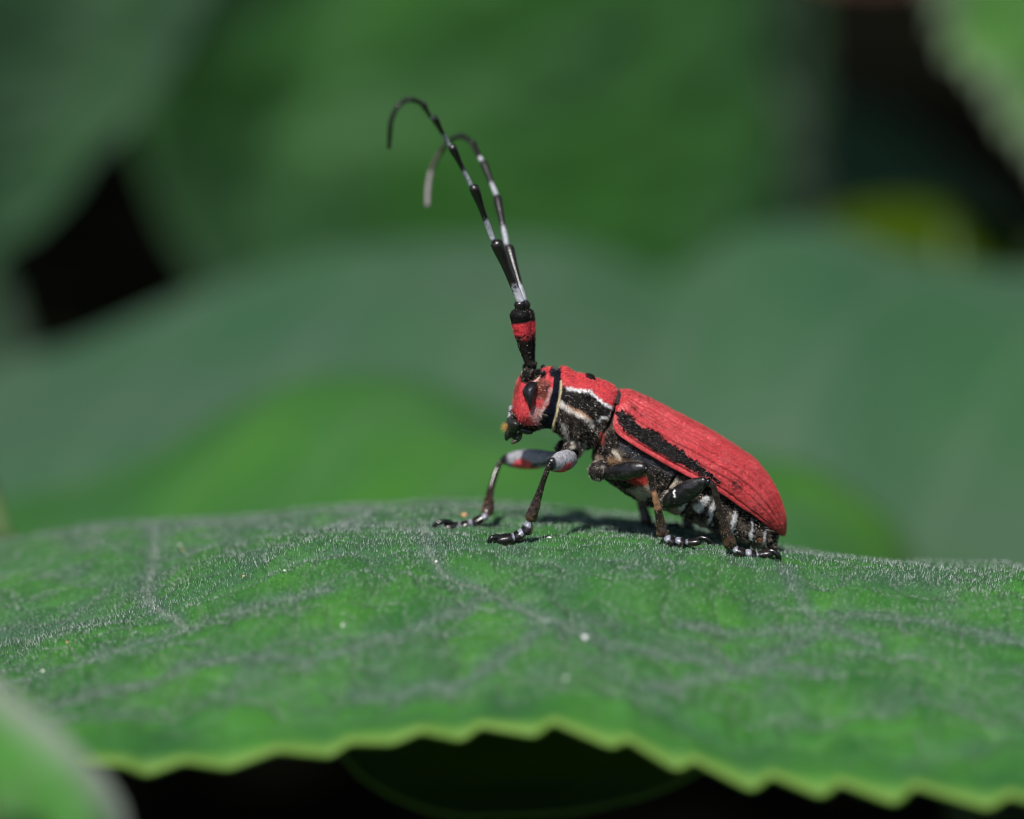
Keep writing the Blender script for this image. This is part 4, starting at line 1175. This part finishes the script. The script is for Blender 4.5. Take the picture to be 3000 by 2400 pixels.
def Z3(u, v): return 1240 + 0.2319 * u, 1280 + 0.2319 * v
def Z4(u, v): return 1700 + 0.2968 * u, 1300 + 0.2968 * v
def L3(*a): return [(*Z3(u, v), y_, r_) for u, v, y_, r_ in a]
def L4(*a): return [(*Z4(u, v), y_, r_) for u, v, y_, r_ in a]


# near fore leg: thigh comes towards the camera
leg(L3((1850, 60, -0.17, 20), (1880, 140, -0.19, 32), (1890, 200, -0.20, 30), (1880, 250, -0.22, 20)),
    L3((1905, 250, -0.20, 18), (1840, 280, -0.25, 27), (1740, 315, -0.33, 29), (1660, 340, -0.40, 22), (1610, 345, -0.44, 18), (1590, 350, -0.46, 14)),
    L3((1600, 345, -0.46, 15), (1585, 380, -0.46, 9), (1530, 520, -0.45, 8), (1470, 700, -0.44, 10), (1410, 880, -0.43, 15), (1360, 1030, -0.42, 18), (1345, 1075, -0.42, 16)),
    [(L3((1350, 1070, -0.42, 9), (1330, 1110, -0.42, 13), (1310, 1180, -0.42, 16), (1300, 1240, -0.42, 14)), 0.33),
     (L3((1290, 1180, -0.43, 9), (1230, 1225, -0.43, 13), (1180, 1270, -0.43, 14), (1160, 1310, -0.43, 12)), 0.38),
     (L3((1190, 1260, -0.44, 9), (1130, 1275, -0.44, 12), (1060, 1290, -0.445, 14), (980, 1300, -0.45, 13), (910, 1310, -0.455, 9)), 0.22)],
    [L3((980, 1270, -0.46, 9), (920, 1265, -0.47, 8), (860, 1285, -0.48, 8), (835, 1330, -0.48, 6), (850, 1368, -0.48, 2)),
     L3((980, 1270, -0.44, 8), (930, 1262, -0.43, 8), (885, 1280, -0.41, 7), (870, 1330, -0.40, 5), (885, 1372, -0.40, 2))],
    fem_front([Z3(1650, 430), Z3(1720, 420), Z3(1780, 370), Z3(1850, 320), Z3(1900, 330), Z3(1820, 450), Z3(1700, 480)]), tib_plain(0.55))
# far fore leg reaching ahead
leg(L3((1800, 60, 0.10, 20), (1790, 140, 0.13, 28), (1770, 200, 0.16, 26), (1750, 230, 0.18, 20)),
    L3((1800, 235, 0.16, 18), (1640, 270, 0.24, 20), (1460, 280, 0.33, 27), (1280, 285, 0.39, 28), (1130, 290, 0.43, 23), (1040, 295, 0.45, 16), (985, 310, 0.455, 12)),
    L3((990, 310, 0.455, 11), (955, 350, 0.45, 8), (905, 490, 0.41, 9), (850, 680, 0.34, 11), (830, 830, 0.24, 15), (815, 930, 0.18, 18), (805, 1000, 0.14, 16)),
    [(L3((820, 990, 0.130, 8), (760, 1020, 0.130, 10), (690, 1060, 0.130, 12), (620, 1095, 0.130, 12)), 0.3),
     (L3((640, 1075, 0.130, 8), (580, 1100, 0.130, 11), (520, 1125, 0.130, 13), (470, 1150, 0.130, 11)), 0.3),
     (L3((490, 1130, 0.130, 8), (430, 1130, 0.130, 11), (360, 1135, 0.130, 13), (300, 1145, 0.120, 12), (255, 1160, 0.120, 8)), 0.18)],
    [L3((370, 1095, 0.100, 7), (300, 1068, 0.090, 7), (220, 1075, 0.080, 7), (150, 1115, 0.075, 7), (118, 1165, 0.075, 5), (135, 1212, 0.075, 2)),
     L3((370, 1095, 0.140, 7), (310, 1072, 0.160, 7), (235, 1080, 0.180, 6), (175, 1120, 0.190, 6), (150, 1170, 0.190, 5), (160, 1210, 0.190, 2))],
    fem_front([Z3(1120, 330), Z3(1200, 285), Z3(1290, 275), Z3(1380, 330), Z3(1360, 375), Z3(1500, 390), Z3(1480, 440), Z3(1250, 430), Z3(1130, 380)], [Z3(1370, 370), Z3(1450, 350), Z3(1560, 330)]), tib_plain(0.4))
# near middle leg
leg(L4((150, 200, -0.22, 22), (170, 240, -0.25, 30), (200, 280, -0.28, 30), (250, 300, -0.30, 22)),
    L4((225, 295, -0.28, 13), (310, 290, -0.33, 19), (430, 275, -0.38, 25), (540, 258, -0.43, 23), (610, 248, -0.46, 17), (650, 252, -0.47, 12)),
    L4((645, 250, -0.47, 15), (680, 290, -0.47, 9), (700, 380, -0.465, 8), (730, 500, -0.46, 9), (765, 640, -0.45, 11), (795, 800, -0.44, 14), (810, 880, -0.44, 18), (818, 925, -0.44, 14)),
    [(L4((825, 920, -0.44, 9), (865, 945, -0.44, 12), (905, 970, -0.44, 14), (940, 985, -0.44, 12)), 0.36),
     (L4((930, 955, -0.44, 8), (975, 965, -0.44, 11), (1010, 980, -0.44, 12), (1040, 990, -0.44, 10)), 0.42),
     (L4((1030, 975, -0.44, 7), (1080, 975, -0.44, 9), (1140, 970, -0.445, 10), (1200, 965, -0.45, 8)), 0.15)],
    [L4((1140, 945, -0.45, 7), (1195, 928, -0.46, 6), (1250, 940, -0.47, 6), (1280, 965, -0.475, 5), (1290, 995, -0.475, 2)),
     L4((1140, 945, -0.43, 7), (1190, 925, -0.42, 6), (1235, 940, -0.41, 6), (1262, 970, -0.40, 5), (1268, 1000, -0.40, 2))],
    fem_dark([Z4(455, 375), Z4(510, 338), Z4(570, 338), Z4(640, 345), Z4(600, 400), Z4(470, 400)]), tib_plain(0.7, (0.30, 0.62)))
# near hind leg
leg(L4((810, 470, -0.22, 20), (830, 520, -0.26, 26), (850, 570, -0.28, 26), (880, 590, -0.30, 20)),
    L4((815, 595, -0.26, 13), (890, 560, -0.33, 22), (1000, 500, -0.38, 28), (1115, 435, -0.42, 26), (1200, 385, -0.45, 17), (1255, 368, -0.47, 12)),
    L4((1255, 380, -0.47, 15), (1310, 420, -0.47, 9), (1345, 530, -0.46, 9), (1395, 700, -0.45, 11), (1440, 870, -0.44, 15), (1475, 980, -0.43, 19), (1490, 1045, -0.43, 16)),
    [(L4((1500, 1040, -0.43, 8), (1545, 1055, -0.43, 11), (1590, 1075, -0.43, 13), (1630, 1095, -0.43, 11)), 0.28),
     (L4((1620, 1070, -0.43, 8), (1665, 1085, -0.43, 11), (1710, 1105, -0.43, 12), (1740, 1120, -0.43, 10)), 0.4),
     (L4((1720, 1100, -0.43, 7), (1780, 1095, -0.43, 10), (1850, 1085, -0.43, 12), (1910, 1085, -0.43, 10)), 0.16)],
    [L4((1840, 1065, -0.44, 8), (1890, 1060, -0.45, 7), (1935, 1080, -0.46, 7), (1965, 1115, -0.465, 6), (1980, 1160, -0.465, 2)),
     L4((1840, 1065, -0.42, 8), (1885, 1058, -0.41, 7), (1925, 1080, -0.40, 7), (1950, 1115, -0.39, 5), (1958, 1155, -0.39, 2))],
    fem_dark(None, [Z4(932, 462), Z4(920, 485), Z4(932, 505), Z4(930, 525)]), tib_plain(0.6))
# far middle and hind legs, half hidden behind the belly
leg(L4((420, 300, 0.22, 20), (440, 340, 0.26, 26), (460, 380, 0.28, 24), (470, 420, 0.30, 18)),
    L4((470, 400, 0.28, 16), (500, 390, 0.36, 22), (530, 390, 0.44, 24), (555, 400, 0.50, 18), (565, 420, 0.52, 14)),
    L4((560, 420, 0.52, 14), (580, 500, 0.52, 10), (605, 600, 0.52, 13), (635, 690, 0.51, 16), (655, 760, 0.50, 18), (665, 800, 0.50, 14)),
    [(L4((670, 795, 0.50, 8), (705, 815, 0.50, 11), (745, 830, 0.50, 12)), 0), (L4((740, 820, 0.50, 8), (800, 830, 0.50, 11), (850, 838, 0.50, 10)), 0.3),
     (L4((840, 828, 0.50, 8), (890, 825, 0.50, 12), (935, 830, 0.50, 11), (965, 838, 0.50, 7)), 0)],
    [L4((920, 805, 0.48, 8), (955, 800, 0.47, 8), (985, 822, 0.46, 6), (995, 852, 0.46, 2)), L4((920, 805, 0.52, 8), (950, 800, 0.53, 8), (975, 822, 0.54, 6), (982, 852, 0.54, 2))],
    fem_dark(), tib_plain(0.6))
leg(L4((880, 520, 0.22, 20), (900, 560, 0.26, 24), (920, 590, 0.28, 22), (935, 610, 0.30, 16)),
    L4((930, 600, 0.28, 15), (960, 560, 0.36, 22), (985, 540, 0.42, 24), (1005, 530, 0.47, 20), (1015, 540, 0.49, 14)),
    L4((1015, 540, 0.49, 13), (1025, 620, 0.49, 10), (1045, 720, 0.49, 13), (1065, 810, 0.48, 17), (1078, 870, 0.48, 18), (1085, 895, 0.48, 13)),
    [(L4((1090, 888, 0.48, 8), (1130, 905, 0.48, 11), (1180, 915, 0.48, 11)), 0.3), (L4((1170, 905, 0.48, 8), (1220, 915, 0.48, 10), (1270, 925, 0.48, 10)), 0.3),
     (L4((1260, 915, 0.48, 8), (1310, 905, 0.48, 11), (1365, 905, 0.48, 9)), 0)],
    [L4((1330, 890, 0.46, 7), (1370, 878, 0.45, 7), (1400, 895, 0.44, 5), (1410, 925, 0.44, 2)), L4((1330, 890, 0.50, 7), (1365, 878, 0.51, 7), (1390, 895, 0.52, 5), (1398, 925, 0.52, 2))],
    fem_dark(), tib_plain(0.6))

# ------------------------------------------------------------------ grains and flecks lying on the leaf
def grain(px, py, rpx, mat, label, name='grain', group=None, squash=0.7):
    y_ = leaf_y(px, py)
    d = np.linalg.norm(LV.reshape(-1, 3) - at(px, py, y_), axis=1)
    p = LV.reshape(-1, 3)[np.argmin(d)]
    r = rpx * PX
    t1 = np.linspace(0.02, np.pi - 0.02, 9); t2 = np.linspace(0, 2 * np.pi, 12, endpoint=False)
    V = np.stack([np.sin(t1)[:, None] * np.cos(t2)[None], np.sin(t1)[:, None] * np.sin(t2)[None], np.cos(t1)[:, None] * np.ones(12)[None] * squash], -1)
    V = V * (0.75 + 0.5 * vnoise(V + px, 1.6, 3))[..., None] * r + p + np.array([0, 0, r * squash * 0.6])
    o = add_mesh(name, V, grid_faces(9, 12, True)[:, ::-1], mat, None, off=p)
    tag(o, label, 'grain', group)
    return o


grain(1712, 1868, 9, M_DROP, 'bright white fleck on the bare green leaf below the beetle', 'white_fleck')
grain(1652, 1985, 5, M_DROP, 'faint whitish fleck near the toothed leaf rim', 'white_fleck')
grain(1612, 1588, 7, M_DROP, 'white crumb just behind the near front foot of the beetle', 'crumb', squash=0.5)
grain(1362, 1524, 9, M_GRAIN2, 'orange speck just behind the far front foot', 'orange_grain')
G_ = 'tan grains scattered over the hairy leaf'
for x, y_, lb in [(527, 1602, 'pale tan grain just past the leaf crest vein junction'), (710, 1541, 'pale tan grain on the pale crest vein of the beetle leaf'),
                  (832, 1671, 'pale tan grain among hairs ahead of the beetle, off any vein'), (1003, 1830, 'pale tan grain inside a smooth green leaf panel between folds'),
                  (118, 1962, 'pale tan grain on the hairy leaf close to the foreground leaf'), (1275, 1650, 'pale tan grain beside the vein below the beetle front feet')]:
    grain(x, y_, 5, M_GRAIN, lb, 'pale_grain', G_)
for x, y_, lb in [(198, 1897, 'tiny orange grain on the hairy fold near the foreground leaf'), (540, 1614, 'tiny orange grain touching a pale tan grain by the cross vein'),
                  (712, 1680, 'tiny orange grain among hairs between the cross vein and the beetle')]:
    grain(x, y_, 4, M_GRAIN2, lb, 'orange_grain', 'orange grains scattered over the hairy leaf')
for o in bpy.data.objects:
    if '_o' in o: del o['_o']
